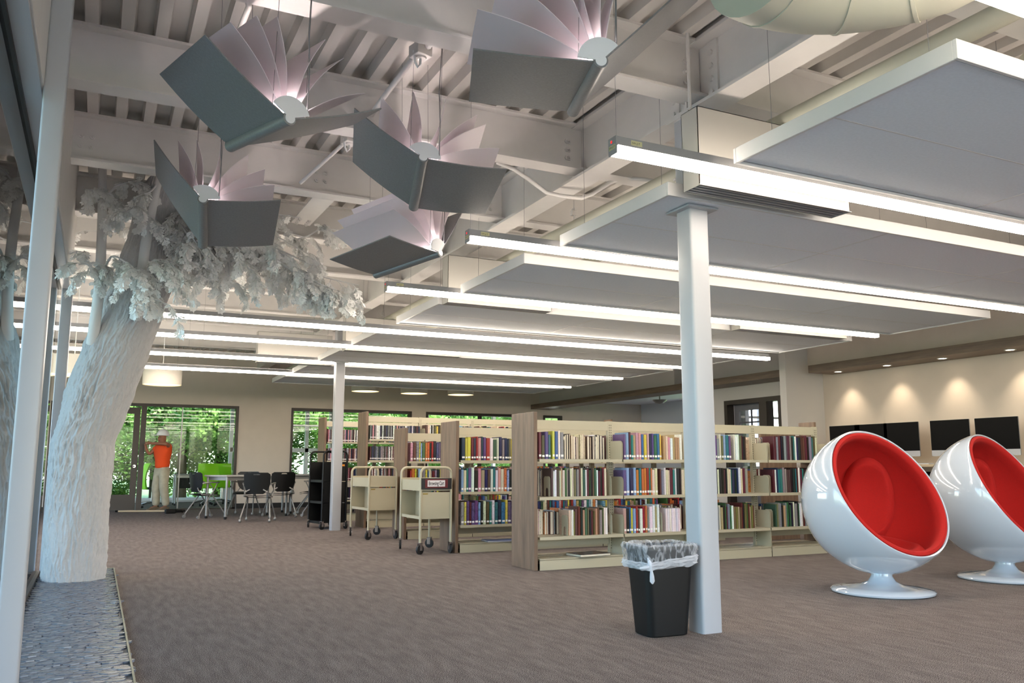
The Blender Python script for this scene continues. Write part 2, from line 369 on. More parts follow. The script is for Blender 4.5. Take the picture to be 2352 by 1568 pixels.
for a, b in ops[1:]:
    ff.box(a, b, YF-.03, YF+.15, FZ-.07, FZ).box(b-.06, b, YF-.03, YF+.15, .75, FZ-.06).box(a, a+.05, YF-.03, YF+.15, .75, FZ-.06)
for xx in (5.35, 9.42): ff.box(xx, xx+.06, YF-.03, YF+.12, .75, FZ-.06)
struct(ff.build('trim_8', M_dark), 'dark bronze frames of the far openings')
xs = [xd+.05, at(417, 1000, Y=YF).x, at(436, 1000, Y=YF).x-.005, X1-.06]
for i, (a, b) in enumerate(((xs[0], xs[1]-.01), (xs[1]+.01, X1-.06))):
    struct(MB().box(a, b, YF+.05, YF+.056, .03, FZ-.06).build('window_%d' % (7+i), M_glassc), 'clear storefront pane '+('beside the man', 'left of the beige wall')[i])
struct(MB().box(xs[1]-.012, xs[1]+.012, YF+.03, YF+.08, .03, FZ-.06).build('trim_9', M_grey), 'slim joint between the storefront panes')
for i, (a, b) in enumerate(ops[1:]):
    struct(MB().box(a+.05, b-.06, YF+.06, YF+.066, .75, FZ-.07).build('window_%d' % (10+i), M_glassc), 'interior window pane '+('behind the black carts', 'behind the tall bookcases', 'at the right end of the far wall')[i])
d3 = bpy.data.objects.new('door_1', None); COL.objects.link(d3); struct(d3, 'dark framed glass door behind the white tree')
xa, xb = X0+.55, xd-.075
MB().box(xa, xa+.13, YF+.02, YF+.07, .015, 2.34).box(xb-.13, xb, YF+.02, YF+.07, .015, 2.34).box(xa+.13, xb-.13, YF+.02, YF+.07, 2.2, 2.34).box(xa+.13, xb-.13, YF+.02, YF+.07, .015, .36).build('door_frame', M_dark, d3)
MB().box(xa+.13, xb-.13, YF+.04, YF+.046, .36, 2.2).build('pane', M_glassc, d3)
MB().tube([(xb-.065, YF+.02, 1.0), (xb-.065, YF-.04, 1.0), (xb-.17, YF-.05, 1.0)], .012, 8).lathe([(.0005, 0), (.035, 0), (.035, .012)], 16, M=Matrix.Translation((xb-.065, YF+.01, 1.0)) @ Matrix.Rotation(PI/2, 4, 'X')).build('door_handle', M_chrome, d3, smooth=True)
MB().box(xa-.5, xa-.02, YF+.03, YF+.036, .03, FZ-.06).build('side_pane', M_glassc, d3)
#STRUCTURE_END
# ================================================================= STEEL, SERVICES
bolt_me = MB().prism([(.02*math.cos(PI/3*i), .02*math.sin(PI/3*i)) for i in range(6)], 0, .014, 'y').prism([(.009*math.cos(PI/3*i), .009*math.sin(PI/3*i)) for i in range(6)], .014, .026, 'y').mesh('bolt', M_steel)
def beam_x(y, x0, x1, label, bolts=()):
    h = .085; mb = MB().box(x0, x1, y-h, y+h, ZB, ZB+.018).box(x0, x1, y-h, y+h, ZT-.018, ZT).box(x0, x1, y-.006, y+.006, ZB+.018, ZT-.018)
    o = mb.build('roof_beam', M_steel); tag(o, label, 'beam', 'white steel roof beams')
    for bx, bz in bolts: link('bolt', bolt_me, o, (bx, y-.006, bz), (PI, 0, 0))
    return o
ys = [4.16-1.524*2+1.524*i for i in range(12)]
ordn = ['first', 'second', 'third', 'fourth', 'fifth', 'sixth', 'seventh', 'eighth', 'ninth', 'tenth', 'eleventh', 'twelfth']
two = lambda x: [(x, 3.59), (x, 3.51), (x+.08, 3.59), (x+.08, 3.51)]
col3 = lambda x: [(x, 3.62), (x, 3.55), (x, 3.48)]
for i, y in enumerate(ys):
    bl = col3(3.30) if 0 < i < 6 else []
    if i == 4: bl = bl+two(-.27)+two(1.60)
    if i == 3: bl = bl+col3(3.28)
    beam_x(y, -.33 if y < 9.3 else -4.2, 3.42, 'white steel roof beam left of the long girder, %s from the camera end' % ordn[i], bl)
    beam_x(y, 3.44, XR, 'white steel roof beam right of the long girder, %s from the camera end, above the hanging panels' % ordn[i])
g = MB()
g.box(3.33, 3.53, YB, YF, ZG, ZG+.022).box(3.33, 3.53, YB, YF, ZT-.025, ZT-.001).box(3.424, 3.436, YB, YF, ZG+.022, ZT-.025)
g = tag(g.build('long_girder', M_steel), 'long white steel girder running into the room over the two columns', 'girder')
link_b = MB().prism([(.02*math.cos(PI/3*i), .02*math.sin(PI/3*i)) for i in range(6)], 0, .02, 'x').mesh('bolt', M_steel)
for zz in (3.38, 3.47, 3.56, 3.65):
    for yy_ in (4.02, 4.42): link('bolt', link_b, g, (3.395, yy_, zz))
for yy_ in (4.0, 4.4): MB().box(3.408, 3.424, yy_-.035, yy_+.06, ZG+.03, ZT-.03).build('splice_plate', M_steel, g)
MB().box(3.34, 3.424, 4.2, 4.215, ZG, ZT-.02).box(3.436, 3.52, 4.2, 4.215, ZG, ZT-.02).build('stiffener', M_steel, g)
# diagonal flat brace and short kicker near beam 4
b = MB().box(-.02, .02, -.9, .9, -.006, .006)
def column(x, y, label):
    t = thing('column', label, 'column', (x, y, 0))
    MB().prism(rrect(.075, .075, .018, 4), 0, ZG, 'z').build('shaft', M_col, t, smooth=True)
    MB().box(-.12, .12, -.12, .12, 2.652, 2.664).build('ceiling_plate', M_col, t)
    MB().box(-.10, .10, -.12, .12, ZG-.02, ZG).build('cap_plate', M_steel, t); return t
column(3.42, 4.28, 'white square steel column beside the black waste bin')
column(3.455, 13.4, 'white square steel column in front of the black book cart')
# clouds
pitch = 1.963
def cloud(i, y0, y1, ncol=3):
    t = thing('ceiling_panel', 'floating grey acoustic ceiling panel with white frame, %s from the camera' % ordn[i], 'ceiling panel', (3.07, y0, 2.67), group='floating acoustic ceiling panels')
    W, D = 5.93, y1-y0; fr = MB()
    for a, b_, c, d_ in ((0, W, 0, .02), (0, W, D-.02, D), (0, .02, .02, D-.02), (W-.02, W, .02, D-.02)): fr.box(a, b_, c, d_, -.012, .075)
    fr.box(.02, W-.02, .02, D-.02, .03, .06)
    bevel(fr.build('frame', M_edge, t), .002, 1)
    pw = (W-.06)/ncol; pd = (D-.06)/2
    me = MB().box(.006, pw-.006, .006, pd-.006, 0, .03).mesh('acoustic_tile', M_panel)
    for a in range(ncol):
        for c in range(2): link('acoustic_tile', me, t, (.03+a*pw, .03+c*pd, .0))
    tr = MB()
    for a in range(1, ncol): tr.box(.03+a*pw-.005, .03+a*pw+.005, .03, D-.03, -.001, .012)
    tr.box(.03, W-.03, D/2-.005, D/2+.005, -.001, .012)
    tr.build('joint_strip', M_edge, t)
    for xx in (.1, 2.1, 3.9, 5.6):
        for yy_ in (.2, D-.2): MB().tube([(xx, yy_, .07), (xx, yy_, ZT+.08-2.67)], .0016, 5).build('hanging_wire', M_wire, t)
for i in range(-1, 8):
    y0 = 4.065+pitch*(i-1); cloud(i+1, y0, y0+1.365)
# linear lights
def linear(y, x0, x1, z, joints, label):
    t = thing('linear_light', label, 'light', (x0, y, z), group='hanging fluorescent strip lights')
    L = x1-x0; h = .036
    MB().box(0, L-.03, -h, h, .045, .092).box(-.006, 0, -h-.002, h+.002, -.002, .094).box(0, L-.03, -h+.002, h-.002, .04, .046).build('housing', M_alu, t)
    js = [0]+[j-x0 for j in joints if x0 < j < x1]+[L]
    for a, b_ in zip(js[:-1], js[1:]):
        bevel(MB().box(a+.004, b_-.004, -h, h, 0, .046).build('lens', M_lens, t), .006, 2)
    MB().box(.03, L-.06, -.022, .022, .0925, .094).build('added_uplight', M_up, t)  # unseen glowing strip, added to brighten the roof deck above
    for a in js[1:-1]: MB().box(a-.003, a+.003, -h-.001, h+.001, -.001, .05).build('joint_plate', M_alu, t)
    for a in [.02]+js[1:-1]+[L-.2]: MB().tube([(a, 0, .09), (a, 0, ZT-z+.05)], .0013, 5).build('hanging_cable', M_wire, t)
    if x0 > 0:
        MB().lathe([(.0005, -.008), (.008, -.006), (.008, 0)], 12, M=Matrix.Translation((0, .008, .07)) @ Matrix.Rotation(PI/2, 4, 'Y')).build('indicator', mat('red_lamp', (220, 20, 20), .3, emit=(255, 20, 20), estr=1.2), t)
        MB().box(-.0075, -.006, -.03, .03, .025, .05).build('sticker', M_stick, t); MB().box(.09, .16, -h-.0015, -h, .056, .082).build('sticker', M_stick, t)
        for sx, rot, txt in (((.094, -h-.002, .062), (PI/2, 0, 0), 'SW-J17'), ((-.0085, .026, .032), (PI/2, 0, -PI/2), 'SW-J17')):
            cu = bpy.data.curves.new('lettering', 'FONT'); cu.body = txt; cu.size = .017
            to = bpy.data.objects.new('tmp', cu); me_ = bpy.data.meshes.new_from_object(to); bpy.data.objects.remove(to); me_.materials.append(M_black)
            link('lettering', me_, t, sx, rot)
yl = [3.59+pitch*(i-1) for i in range(0, 8)]; yl[0] = 1.73
nm = ['nearest, upper right corner of the photo', 'second, in front of the column with the air grille below', 'third, crossing behind the near column', 'fourth, its left end under the lowest hanging book', 'fifth, fourth from the far wall', 'sixth, third from the far wall', 'seventh, second from the far wall', 'eighth, closest to the far wall']
for i, y in enumerate(yl):
    lab = 'long glowing white strip light, '+nm[i]
    if i < 4: linear(y, 2.36, 8.92, 2.635, [6.15], lab)
    else: linear(y, -2.6, 8.92, 2.56 if i == 4 else 2.635, [1.15, 4.9], lab)
# linear air diffusers with plenums
def diffuser(y, x0, x1, label, z=2.645, top=3.14):
    t = thing('air_diffuser', label, 'vent', (x0, y, z), group='slot air diffusers between the ceiling panels')
    L = x1-x0; D = .155
    mb = MB(); mb.box(0, L, 0, .004, 0, top-z).box(0, L, D-.004, D, 0, top-z).box(0, .004, 0, D, 0, top-z).box(L-.004, L, 0, D, 0, top-z).box(0, L, 0, D, top-z-.004, top-z).box(-.008, L+.008, -.008, .004, 0, .004)
    mb.build('plenum_box', M_plen, t)
    for kk in range(4):
        MB().box(.01, L-.01, .012+kk*.037, .03+kk*.037, .002, .022).build('slat', M_alu, t)
    MB().box(.01, L-.01, .01, D-.01, .03, .034).build('dark_backing', M_black, t)
    sc = MB()
    for q in (.08, .5, .92): sc.lathe([(.0005, -.004), (.007, -.003), (.007, 0)], 8, M=Matrix.Translation((L*q, 0, .045)) @ Matrix.Rotation(-PI/2, 4, 'X'))
    sc.build('screw', M_edge, t)
diffuser(3.80, 3.10, 4.33, 'white box air diffuser with four dark slots below the second strip light')
diffuser(7.80, 3.10, 4.30, 'white box air diffuser under the fourth strip light, left end')
diffuser(7.80, 6.9, 8.7, 'white box air diffuser under the fourth strip light, right end', top=2.78)
diffuser(11.75, 3.10, 4.9, 'white box air diffuser under the sixth strip light')
diffuser(13.7, 2.2, 3.4, 'white box air diffuser above the far column')
# pipes and ducts
def pipe(pts, r, label, cat='pipe', name='ceiling_pipe', m=None, seg=16):
    o = MB().tube(pts, r, seg).build(name, m or M_duct, None, smooth=True); return tag(o, label, cat)
pipe([(3.86, YB, 3.2), (3.86, 20.5, 3.2)], .062, 'large cream round pipe running along the long girder')
pipe([(4.35, YB, 3.05), (4.35, 20.5, 3.05)], .045, 'thinner cream round pipe beside the large pipe')
def hanger(x, y, z, r, top, label):
    t = thing('pipe_hanger', label, 'bracket', (x, y, z), group='clamps holding the cream pipe')
    MB().tube([(0, 0, r), (0, 0, top-z)], .008, 6).build('rod', M_steel, t)
    MB().box(-.03, .03, -.02, .02, r+.05, r+.1).box(-.012, .012, -.03, .03, r+.09, r+.12).build('clamp', M_steel, t)
    MB().box(-.1, .22, -.012, .012, -r-.02, -r-.004).build('strut', M_steel, t)
for i, yy_ in enumerate((1.9, 4.9, 6.55, 8.9, 12.4)): hanger(3.86, yy_, 3.2, .062, ZT, 'small steel pipe clamp on the large cream pipe, %s from the camera' % ordn[i])
# big round elbow duct at upper right
pts = [Vector((3.6, 2.5, 3.42)), Vector((4.0, 2.55, 3.42))]
def bez(p0, p1, p2, p3, n):
    return [p0*(1-t)**3+p1*3*t*(1-t)**2+p2*3*t*t*(1-t)+p3*t**3 for t in [i/n for i in range(n+1)]]
A = at(1560, -10, Y=3.0); 
pd = bez(Vector((3.75, 3.55, 3.60)), Vector((3.95, 3.1, 3.52)), Vector((4.25, 2.75, 3.42)), Vector((4.6, 1.0, 3.42)), 18)
DL = [at(1728, -96, Z=3.03), at(1800, -50, Z=3.03), at(1960, -38, Z=3.03), at(2140, -100, Z=3.03), at(2420, -260, Z=3.03)]
dk = tag(MB().tube([DL[0]]+bez(DL[0], DL[1], DL[2], DL[3], 12)[1:]+[DL[4]], .235, 28).build('elbow_duct', M_duct, None, smooth=True), 'big round cream elbow duct at the top of the photo', 'duct')
rg = MB()
bb_ = bez(DL[0], DL[1], DL[2], DL[3], 12)
for q in (2, 7, 11):
    dd = (bb_[q+1]-bb_[q-1]).normalized(); rg.tube([bb_[q]-dd*.008, bb_[q]+dd*.008], .24, 28)
rg.build('seam', M_duct, dk, smooth=True)
dk2 = tag(MB().tube([(4.55, 2.62, 3.1), (9.5, 2.62, 3.1)], .23, 28).build('round_duct', M_duct, None, smooth=True), 'round cream duct above the nearest ceiling panel, right edge', 'duct')
MB().tube([(5.1, 2.62, 3.1), (5.13, 2.62, 3.1)], .24, 28).build('seam', M_duct, dk2, smooth=True)
# conduits and junction boxes for the hanging books
def jbox(p, label, up):
    t = thing('junction_box', label, 'electrical box', p, .25)
    bevel(MB().box(-.055, .055, -.055, .055, -.03, .05).build('box', M_steel, t), .006)
    MB().lathe([(.0005, -.04), (.035, -.04), (.04, -.03)], 16).build('cover_plate', M_steel, t)
    MB().tube([(0, 0, -.04), (.0, 0, -.075), (-.02, 0, -.1), (-.04, 0, -.07), (-.05, 0, 0)], .008, 8).build('cord_loop', M_white, t, smooth=True)
    MB().box(-.09, .09, -.05, -.042, .05, .06).box(-.01, .01, -.01, .01, .05, up).build('bracket', M_steel, t)
J1 = at(966, 122, Y=4.72); J2 = at(803, 322, Y=6.35)
jbox(J1, 'white junction box with a cord loop above the middle hanging book', .12)
jbox(J2, 'white junction box between the two left hanging books', .12)
pipe([at(1180, -110, Y=4.0), at(990, 95, Y=4.6), J1+Vector((.03, -.05, .03))], .024, 'white conduit coming from the top edge into the upper junction box', 'conduit', 'conduit', M_steel, 12)
pipe([J1+Vector((-.02, .05, .0)), at(880, 225, Y=5.3), J2+Vector((.03, -.06, .0))], .02, 'white conduit joining the two junction boxes', 'conduit', 'conduit', M_steel, 12)
pipe([J2+Vector((-.02, .06, .0)), at(690, 420, Y=7.0)], .016, 'thin white conduit behind the two left hanging books', 'conduit', 'conduit', M_steel, 10)
pipe([at(555, -60, Y=4.0), at(572, 15, Y=4.3), at(500, 200, Y=5.5)], .016, 'thin white conduit at the top behind the left hanging book', 'conduit', 'conduit', M_steel, 10)
q = [at(1140, 372, Y=5.9), at(1180, 388, Y=5.88), at(1215, 412, Y=5.86), at(1255, 442, Y=5.84), at(1290, 450, Y=5.82), at(1335, 455, Y=5.8), at(1360, 446, Y=5.78), at(1400, 420, Y=5.75), at(1430, 408, Y=5.7), at(1480, 412, Y=5.5), at(1560, 425, Y=5.3)]
pipe(q, .017, 'bent white conduit looping under the long girder', 'conduit', 'conduit', M_steel, 12)
pipe([at(1585, 250, Y=4.05), at(1578, 50, Y=4.05)], .012, 'white rod rising beside the girder splice', 'rod', 'steel_rod', M_steel, 8)
# diagonal flat brace at (720,480)
p0, p1 = at(690, 515, Y=8.55), at(745, 455, Y=7.3)
br = MB(); dd = (p1-p0); sd = Vector((.1, .02, 0))
br.add([p0-sd, p0+sd, p1+sd, p1-sd]+[v+Vector((0, 0, .012)) for v in (p0-sd, p0+sd, p1+sd, p1-sd)], [(0, 1, 2, 3), (7, 6, 5, 4), (0, 4, 5, 1), (1, 5, 6, 2), (2, 6, 7, 3), (3, 7, 4, 0)])
bro = tag(br.build('roof_brace', M_steel), 'flat diagonal steel brace bolted under the beams behind the lower left book', 'brace')
for q in range(6):
    p = p0+dd*(.06+.07*(q//2))+sd*(.5 if q % 2 else -.5); link('bolt', bolt_me, bro, (p.x, p.y, p.z), (-PI/2, 0, 0))
# drum pendants
shade = MB().lathe([(.33, 0), (.33, .27), (.325, .27), (.325, .002)], 40)
shade_me = shade.mesh('shade', mat('drum_shade', (222, 216, 204), .7), True)
dif_me = MB().lathe([(.0005, .012), (.322, .012)], 40).mesh('diffuser', mat('drum_diffuser', (255, 240, 205), .6, emit=(255, 226, 170), estr=1.6))
dl = [(372, 884, 16.4, 'nearest drum pendant lamp, right of the white tree trunk'), (168, 862, 13.2, 'drum pendant lamp half hidden left of the white tree'), (839, 899, 19.6, 'first drum pendant lamp right of the far column'), (951, 904, 19.6, 'middle drum pendant lamp above the far bookcases'), (1058, 907, 19.6, 'rightmost of the three drum pendant lamps above the bookcases')]
for px, py, Y, lab in dl:
    p = at(px, py, Y=Y); t = thing('pendant_lamp', 'round white '+lab, 'lamp', p, group='drum pendant lamps')
    link('shade', shade_me, t); link('diffuser', dif_me, t)
    MB().tube([(0, 0, .02), (0, 0, ZT+.1-p.z)], .006, 6).box(-.32, .32, -.005, .005, .2, .21).build('stem', M_white, t)
t = thing('added_office_panel', 'added glowing square panel brightening the side office', 'light', (XR+1.4, 12.6, 2.88)); MB().box(-.3, .3, -.3, .3, -.01, .0).build('lens', mat('added_office_glow', (255, 250, 240), .5, emit=(255, 246, 232), estr=9), t); MB().box(-.32, .32, -.32, .32, 0, .02).build('frame', M_white, t)  # unseen glowing panel added to brighten the side office walls
# dome light in the side hall
p = at(1515, 918, X=XR+.6)
t = thing('dome_light', 'small grey dome lamp hanging in the side hall', 'lamp', p)
MB().lathe([(.0005, -.1), (.1, -.08), (.17, -.02), (.18, 0), (.0005, .0)], 24).build('bowl', M_grey, t, smooth=True)
MB().tube([(0, 0, 0), (0, 0, 2.85-p.z)], .015, 8).build('stem', M_grey, t)
# ================================================================= HANGING BOOKS
BK = {
1: dict(n=(665, 272), f=(530, 335), ln=(472, 78), lf=(368, 168), rn=(876, 247), rf=(813, 283), d=dict(n=(.752, 4.015, 2.677), f=(.637, 4.61, 2.75), ln=(.294, 3.89, 2.972), lf=(.179, 4.485, 3.046), rn=(1.263, 4.088, 2.892), rf=(1.148, 4.682, 2.966)),
    tips=[(525, 40), (594, 21), (641, 22), (764, 73), (808, 117), (862, 206)], lab='upper left hanging lamp shaped as an open book, blue-grey cover facing left'),
2: dict(n=(972, 362), f=(950, 475), ln=(815, 247), lf=(811, 370), rn=(1165, 387), rf=(1115, 489), d=dict(n=(1.714, 4.754, 2.903), f=(1.851, 5.335, 2.777), ln=(1.323, 4.915, 3.22), lf=(1.459, 5.496, 3.094), rn=(2.228, 4.629, 2.883), rf=(2.365, 5.21, 2.757)),
    tips=[(872, 210), (950, 188), (1027, 203), (1109, 250), (1130, 276), (1157, 338)], lab='middle hanging lamp shaped as an open book, below the white junction box'),
3: dict(n=(1380, 140), f=(1316, 254), ln=(1087, 110), lf=(1077, 230), rn=None, rf=(1600, 0), d=dict(n=(1.973, 3.031, 2.824), f=(2.234, 3.576, 2.908), ln=(1.368, 3.316, 2.856), lf=(1.628, 3.861, 2.94), rn=(2.377, 2.767, 3.29), rf=(2.637, 3.312, 3.374)),
    tips=[(1110, 22), (1160, -60), (1240, -120), (1330, -140), (1400, -150), (1460, -130)], lab='large hanging lamp shaped as an open book, cut by the top edge'),
4: dict(n=(466, 458), f=(466, 562), ln=(355, 320), lf=(360, 402), rn=(645, 458), rf=(627, 561), d=dict(n=(.514, 5.743, 2.749), f=(.574, 6.337, 2.622), ln=(.219, 5.864, 3.174), lf=(.279, 6.458, 3.046), rn=(1.041, 5.701, 2.799), rf=(1.101, 6.294, 2.671)),
    tips=[(405, 305), (453, 296), (510, 311), (577, 339), (616, 379), (635, 418)], lab='lower left hanging lamp shaped as an open book, in front of the white tree'),
5: dict(n=(1010, 580), f=(863, 630), ln=(895, 540), lf=(757, 594), rn=(1062, 485), rf=None, d=dict(n=(2.222, 5.77, 2.59), f=(1.906, 6.284, 2.503), ln=(1.745, 5.478, 2.593), lf=(1.43, 5.993, 2.506), rn=(2.497, 6.01, 3.012), rf=(2.182, 6.524, 2.925)),
    tips=[(905, 480), (926, 455), (955, 440), (985, 450), (1012, 470), (1035, 480)], lab='lowest hanging lamp shaped as an open book, with a fan of white pages')}
M_lamp = mat('page_light', (255, 230, 225), .5, emit=(255, 238, 234), estr=135)
def px_dir(p):
    v = p-CAM; return (1176+F_PX*(v.dot(RT))/(v.dot(FW)), 784-F_PX*(v.dot(UP))/(v.dot(FW)))
def curved(mb, a, b, c, d, off, bul, th, nu=10):
    """curved plate: a,b inner edge (near, far), d,c outer edge (near, far); bul bulge along off"""
    def P(u, v): return a.lerp(b, v).lerp(d.lerp(c, v), u)+off*bul*math.sin(PI*u)
    k = len(mb.v)
    for s_ in (0, 1):
        for i in range(nu+1):
            for j in (0, 1): mb.v.append(tuple(P(i/nu, j)+off*th*s_))
    n = 2*(nu+1)
    for i in range(nu):
        q = k+2*i; mb.f += [(q, q+2, q+3, q+1), (n+q, n+q+1, n+q+3, n+q+2), (q, n+q, n+q+2, q+2), (q+1, q+3, n+q+3, n+q+1)]; mb.m += [0]*4
    q = k; mb.f += [(q, q+1, n+q+1, n+q), (k+2*nu, n+k+2*nu, n+k+2*nu+1, k+2*nu+1)]; mb.m += [0]*2
for bi, B in BK.items():
    pt = {}
    for kk in ('n', 'f', 'ln', 'lf', 'rn', 'rf'):
        v = Vector(B['d'][kk])
        if B.get(kk): pt[kk] = CAM+(at(*B[kk], Y=1)-CAM)*((v-CAM).dot(FW)/((at(*B[kk], Y=1)-CAM).dot(FW)))
        else: pt[kk] = v
    n, f = pt['n'], pt['f']; ax = (f-n).normalized(); Ls = (f-n).length
    mid = n.lerp(f, .5)
    t = thing('book_lamp', B['lab'], 'hanging lamp', mid, group='open book lamps hanging on wires')
    MI = Matrix.Translation(-mid); L_ = lambda v: v-mid
    el = ((pt['ln']-n)-ax*((pt['ln']-n).dot(ax))); er = ((pt['rn']-n)-ax*((pt['rn']-n).dot(ax)))
    W1, W2 = el.length, er.length; el.normalize(); er.normalize()
    upv = (el+er).normalized()
    R = .098
    for nm_, a, b_, c, e in (('left_cover', pt['ln'], pt['lf'], el, 1), ('right_cover', pt['rn'], pt['rf'], er, -1)):
        nr = ax.cross(c).normalized()
        if nr.dot(upv) < 0: nr = -nr
        mb = MB(); curved(mb, L_(n+c*.02), L_(f+c*.02), L_(b_), L_(a), -nr, .012 if bi in (1, 4, 2) else .006, .008, 12)
        bevel(mb.build(nm_, M_brush, t, smooth=True), .0015, 1)
    MB().tube([L_(n-ax*.004), L_(f+ax*.004)], .034, 20).build('spine', M_brush, t, smooth=True)
    # caps: fan sector on a round foot
    ang = el.angle(er)
    for e0, sgn in ((n, -1), (f, 1)):
        poly = [n*0]
        cp = [Vector((0, 0, 0))]
        for i in range(17):
            q_ = i/16; d_ = (el*math.sin((1-q_)*ang)+er*math.sin(q_*ang)).normalized(); cp.append(d_*R*1.12)
        mb = MB(); m_ = len(cp); th = ax*.008*sgn
        base = L_(e0)
        mb.add([base+v for v in cp]+[base+v+th for v in cp], [tuple(range(m_)), tuple(reversed(range(m, 2*m_))) if False else tuple(range(2*m_-1, m_-1, -1))]+[(i, (i+1) % m_, m_+(i+1) % m_, m_+i) for i in range(m_)])
        mb.tube([base, base+th*1.1], .026, 18)
        mb.build('end_cap', M_cap, t)
    # lamp bar
    MB().tube([L_(n+upv*.06+ax*.02), L_(f+upv*.06-ax*.02)], .008, 8).build('light_tube', M_lamp, t)
    # pages
    for (tx, ty) in B['tips']:
        best = min((( (px_dir(n+d_*(W1+W2)/2*.94)[0]-tx)**2+(px_dir(n+d_*(W1+W2)/2*.94)[1]-ty)**2), q_) for q_, d_ in [(q_, (el*math.sin((1-q_)*ang)+er*math.sin(q_*ang)).normalized()) for q_ in [i/60 for i in range(3, 58)]])
        q_ = best[1]; d_ = (el*math.sin((1-q_)*ang)+er*math.sin(q_*ang)).normalized(); nr = ax.cross(d_).normalized(); 
        if nr.dot(er-el) < 0: nr = -nr
        Wp = (W1+W2)/2*.95; mb = MB()
        curved(mb, L_(n+d_*R+ax*.015), L_(f+d_*R-ax*.015), L_(f+d_*Wp-ax*.015), L_(n+d_*Wp+ax*.015), nr if q_ < .5 else -nr, .022, .003, 10)
        mb.build('page', M_page, t, smooth=True)
    for e0, s_ in ((n, 1), (f, -1)):
        for c in (el, er):
            p = e0+c*.1+ax*.02*s_; top = Vector((p.x+.02*s_, p.y, ZT+.05)); MB().tube([L_(p), L_(top)], .0016, 5).build('hanging_wire', M_wire, t)
    cb = [L_(n+er*.1), L_(n+er*.1+Vector((.004, 0, .25))), L_(n+er*.1+Vector((-.006, 0, .45))), L_(n+er*.1+Vector((.01, .0, ZT-n.z-.1)))]
    MB().tube(cb, .0035, 6).build('power_cord', M_wire, t)
# ================================================================= WHITE TREE
tree = thing('white_tree', 'white sculpted tree with rough bark standing on slate beside the glass', 'tree', (-.115, 8.6, 0))
TO = Vector((-.115, 8.6, 0))
rings = [(-.115, .25, 0, .25), (-.12, .257, .5, .25), (-.116, .256, 1.2, .26), (-.05, .275, 1.45, .26), (.0, .29, 1.67, .26), (.11, .285, 2.08, .26), (.21, .267, 2.42, .25), (.305, .262, 2.77, .24), (.36, .2, 3.3, .2), (.42, .15, 3.76, .15)]
def interp(z):
    for a, b_ in zip(rings, rings[1:]):
        if z <= b_[2]:
            t = (z-a[2])/(b_[2]-a[2]); t2 = t*t*(3-2*t)*.5+t*.5
            return [a[i]+(b_[i]-a[i])*t2 for i in range(4)]
    return list(rings[-1])
nz_, na_ = 420, 300
tv = []; tf_ = []
for i in range(nz_+1):
    z = 3.76*i/nz_; cx_, rx, _, ry = interp(z)
    for j in range(na_):
        a = 2*PI*j/na_; ca, sa = math.cos(a), math.sin(a)
        wv = noise.noise(Vector((ca*2, sa*2, z*1.5)))*.06
        q = Vector((ca*2.6, sa*2.6, z*2.6)); wx = noise.noise(q)*1.5; 
        rd = 1-abs(noise.noise(Vector((ca*6.5+wx, sa*6.5+wx, z*5.5+wx))))*2.6
        fine = 1-abs(noise.noise(Vector((ca*13-wx, sa*13+wx, z*11))))*2.6
        msk = .6+.5*noise.noise(Vector((ca*1.7, sa*1.7, z*1.3+4)))
        dsp = (.016*max(rd, -.5)+.012*max(fine, -.5))*msk+.012*noise.noise(Vector((ca*2.2, sa*2.2, z*2.4)))+.0025*noise.noise(Vector((ca*30, sa*30, z*30)))
        tv.append((cx_+(rx+dsp-.006)*ca-TO.x, (ry+dsp-.006)*sa, z))
for i in range(nz_):
    for j in range(na_): tf_.append((i*na_+j, i*na_+(j+1) % na_, (i+1)*na_+(j+1) % na_, (i+1)*na_+j))
mb = MB(); mb.v = tv; mb.f = tf_; mb.m = [0]*len(tf_)
me = bpy.data.meshes.new('trunk'); me.from_pydata(tv, [], tf_); me.materials.append(mat('bark_white', (192, 192, 194), .85, bump=.5, bump_scale=55, noise_amt=.03, noise_scale=30)); me.polygons.foreach_set('use_smooth', [True]*len(tf_))
link('trunk', me, tree)
def limb(pts, r, name='branch'):
    pts = [Vector(p)-TO for p in pts]; q = []
    for a in range(len(pts)-1):
        p0 = pts[max(a-1, 0)]; p1 = pts[a]; p2 = pts[a+1]; p3 = pts[min(a+2, len(pts)-1)]
        for s_ in range(6):
            t = s_/6; q.append(.5*((2*p1)+(p2-p0)*t+(2*p0-5*p1+4*p2-p3)*t*t+(3*p1-p0-3*p2+p3)*t*t*t))
    q.append(pts[-1]); n_ = len(q)
    rs = [r[0]+(r[1]-r[0])*i/(n_-1) for i in range(n_)]
    return MB().tube(q, rs, 10).build(name, M_twhite, tree, smooth=True), q
A0 = [at(212, 790, Y=8.45), at(218, 740, Y=8.38), at(228, 660, Y=8.34), at(233, 560, Y=8.3), at(235, 470, Y=8.3), at(236, 385, Y=8.3)]
limb(A0, (.052, .036), 'upright_limb')
B0 = [at(312, 730, Y=8.3), at(320, 680, Y=8.18), at(332, 580, Y=8.1), at(345, 500, Y=8.1), at(362, 420, Y=8.1), at(370, 395, Y=8.1)]
limb(B0, (.055, .034), 'upright_limb')
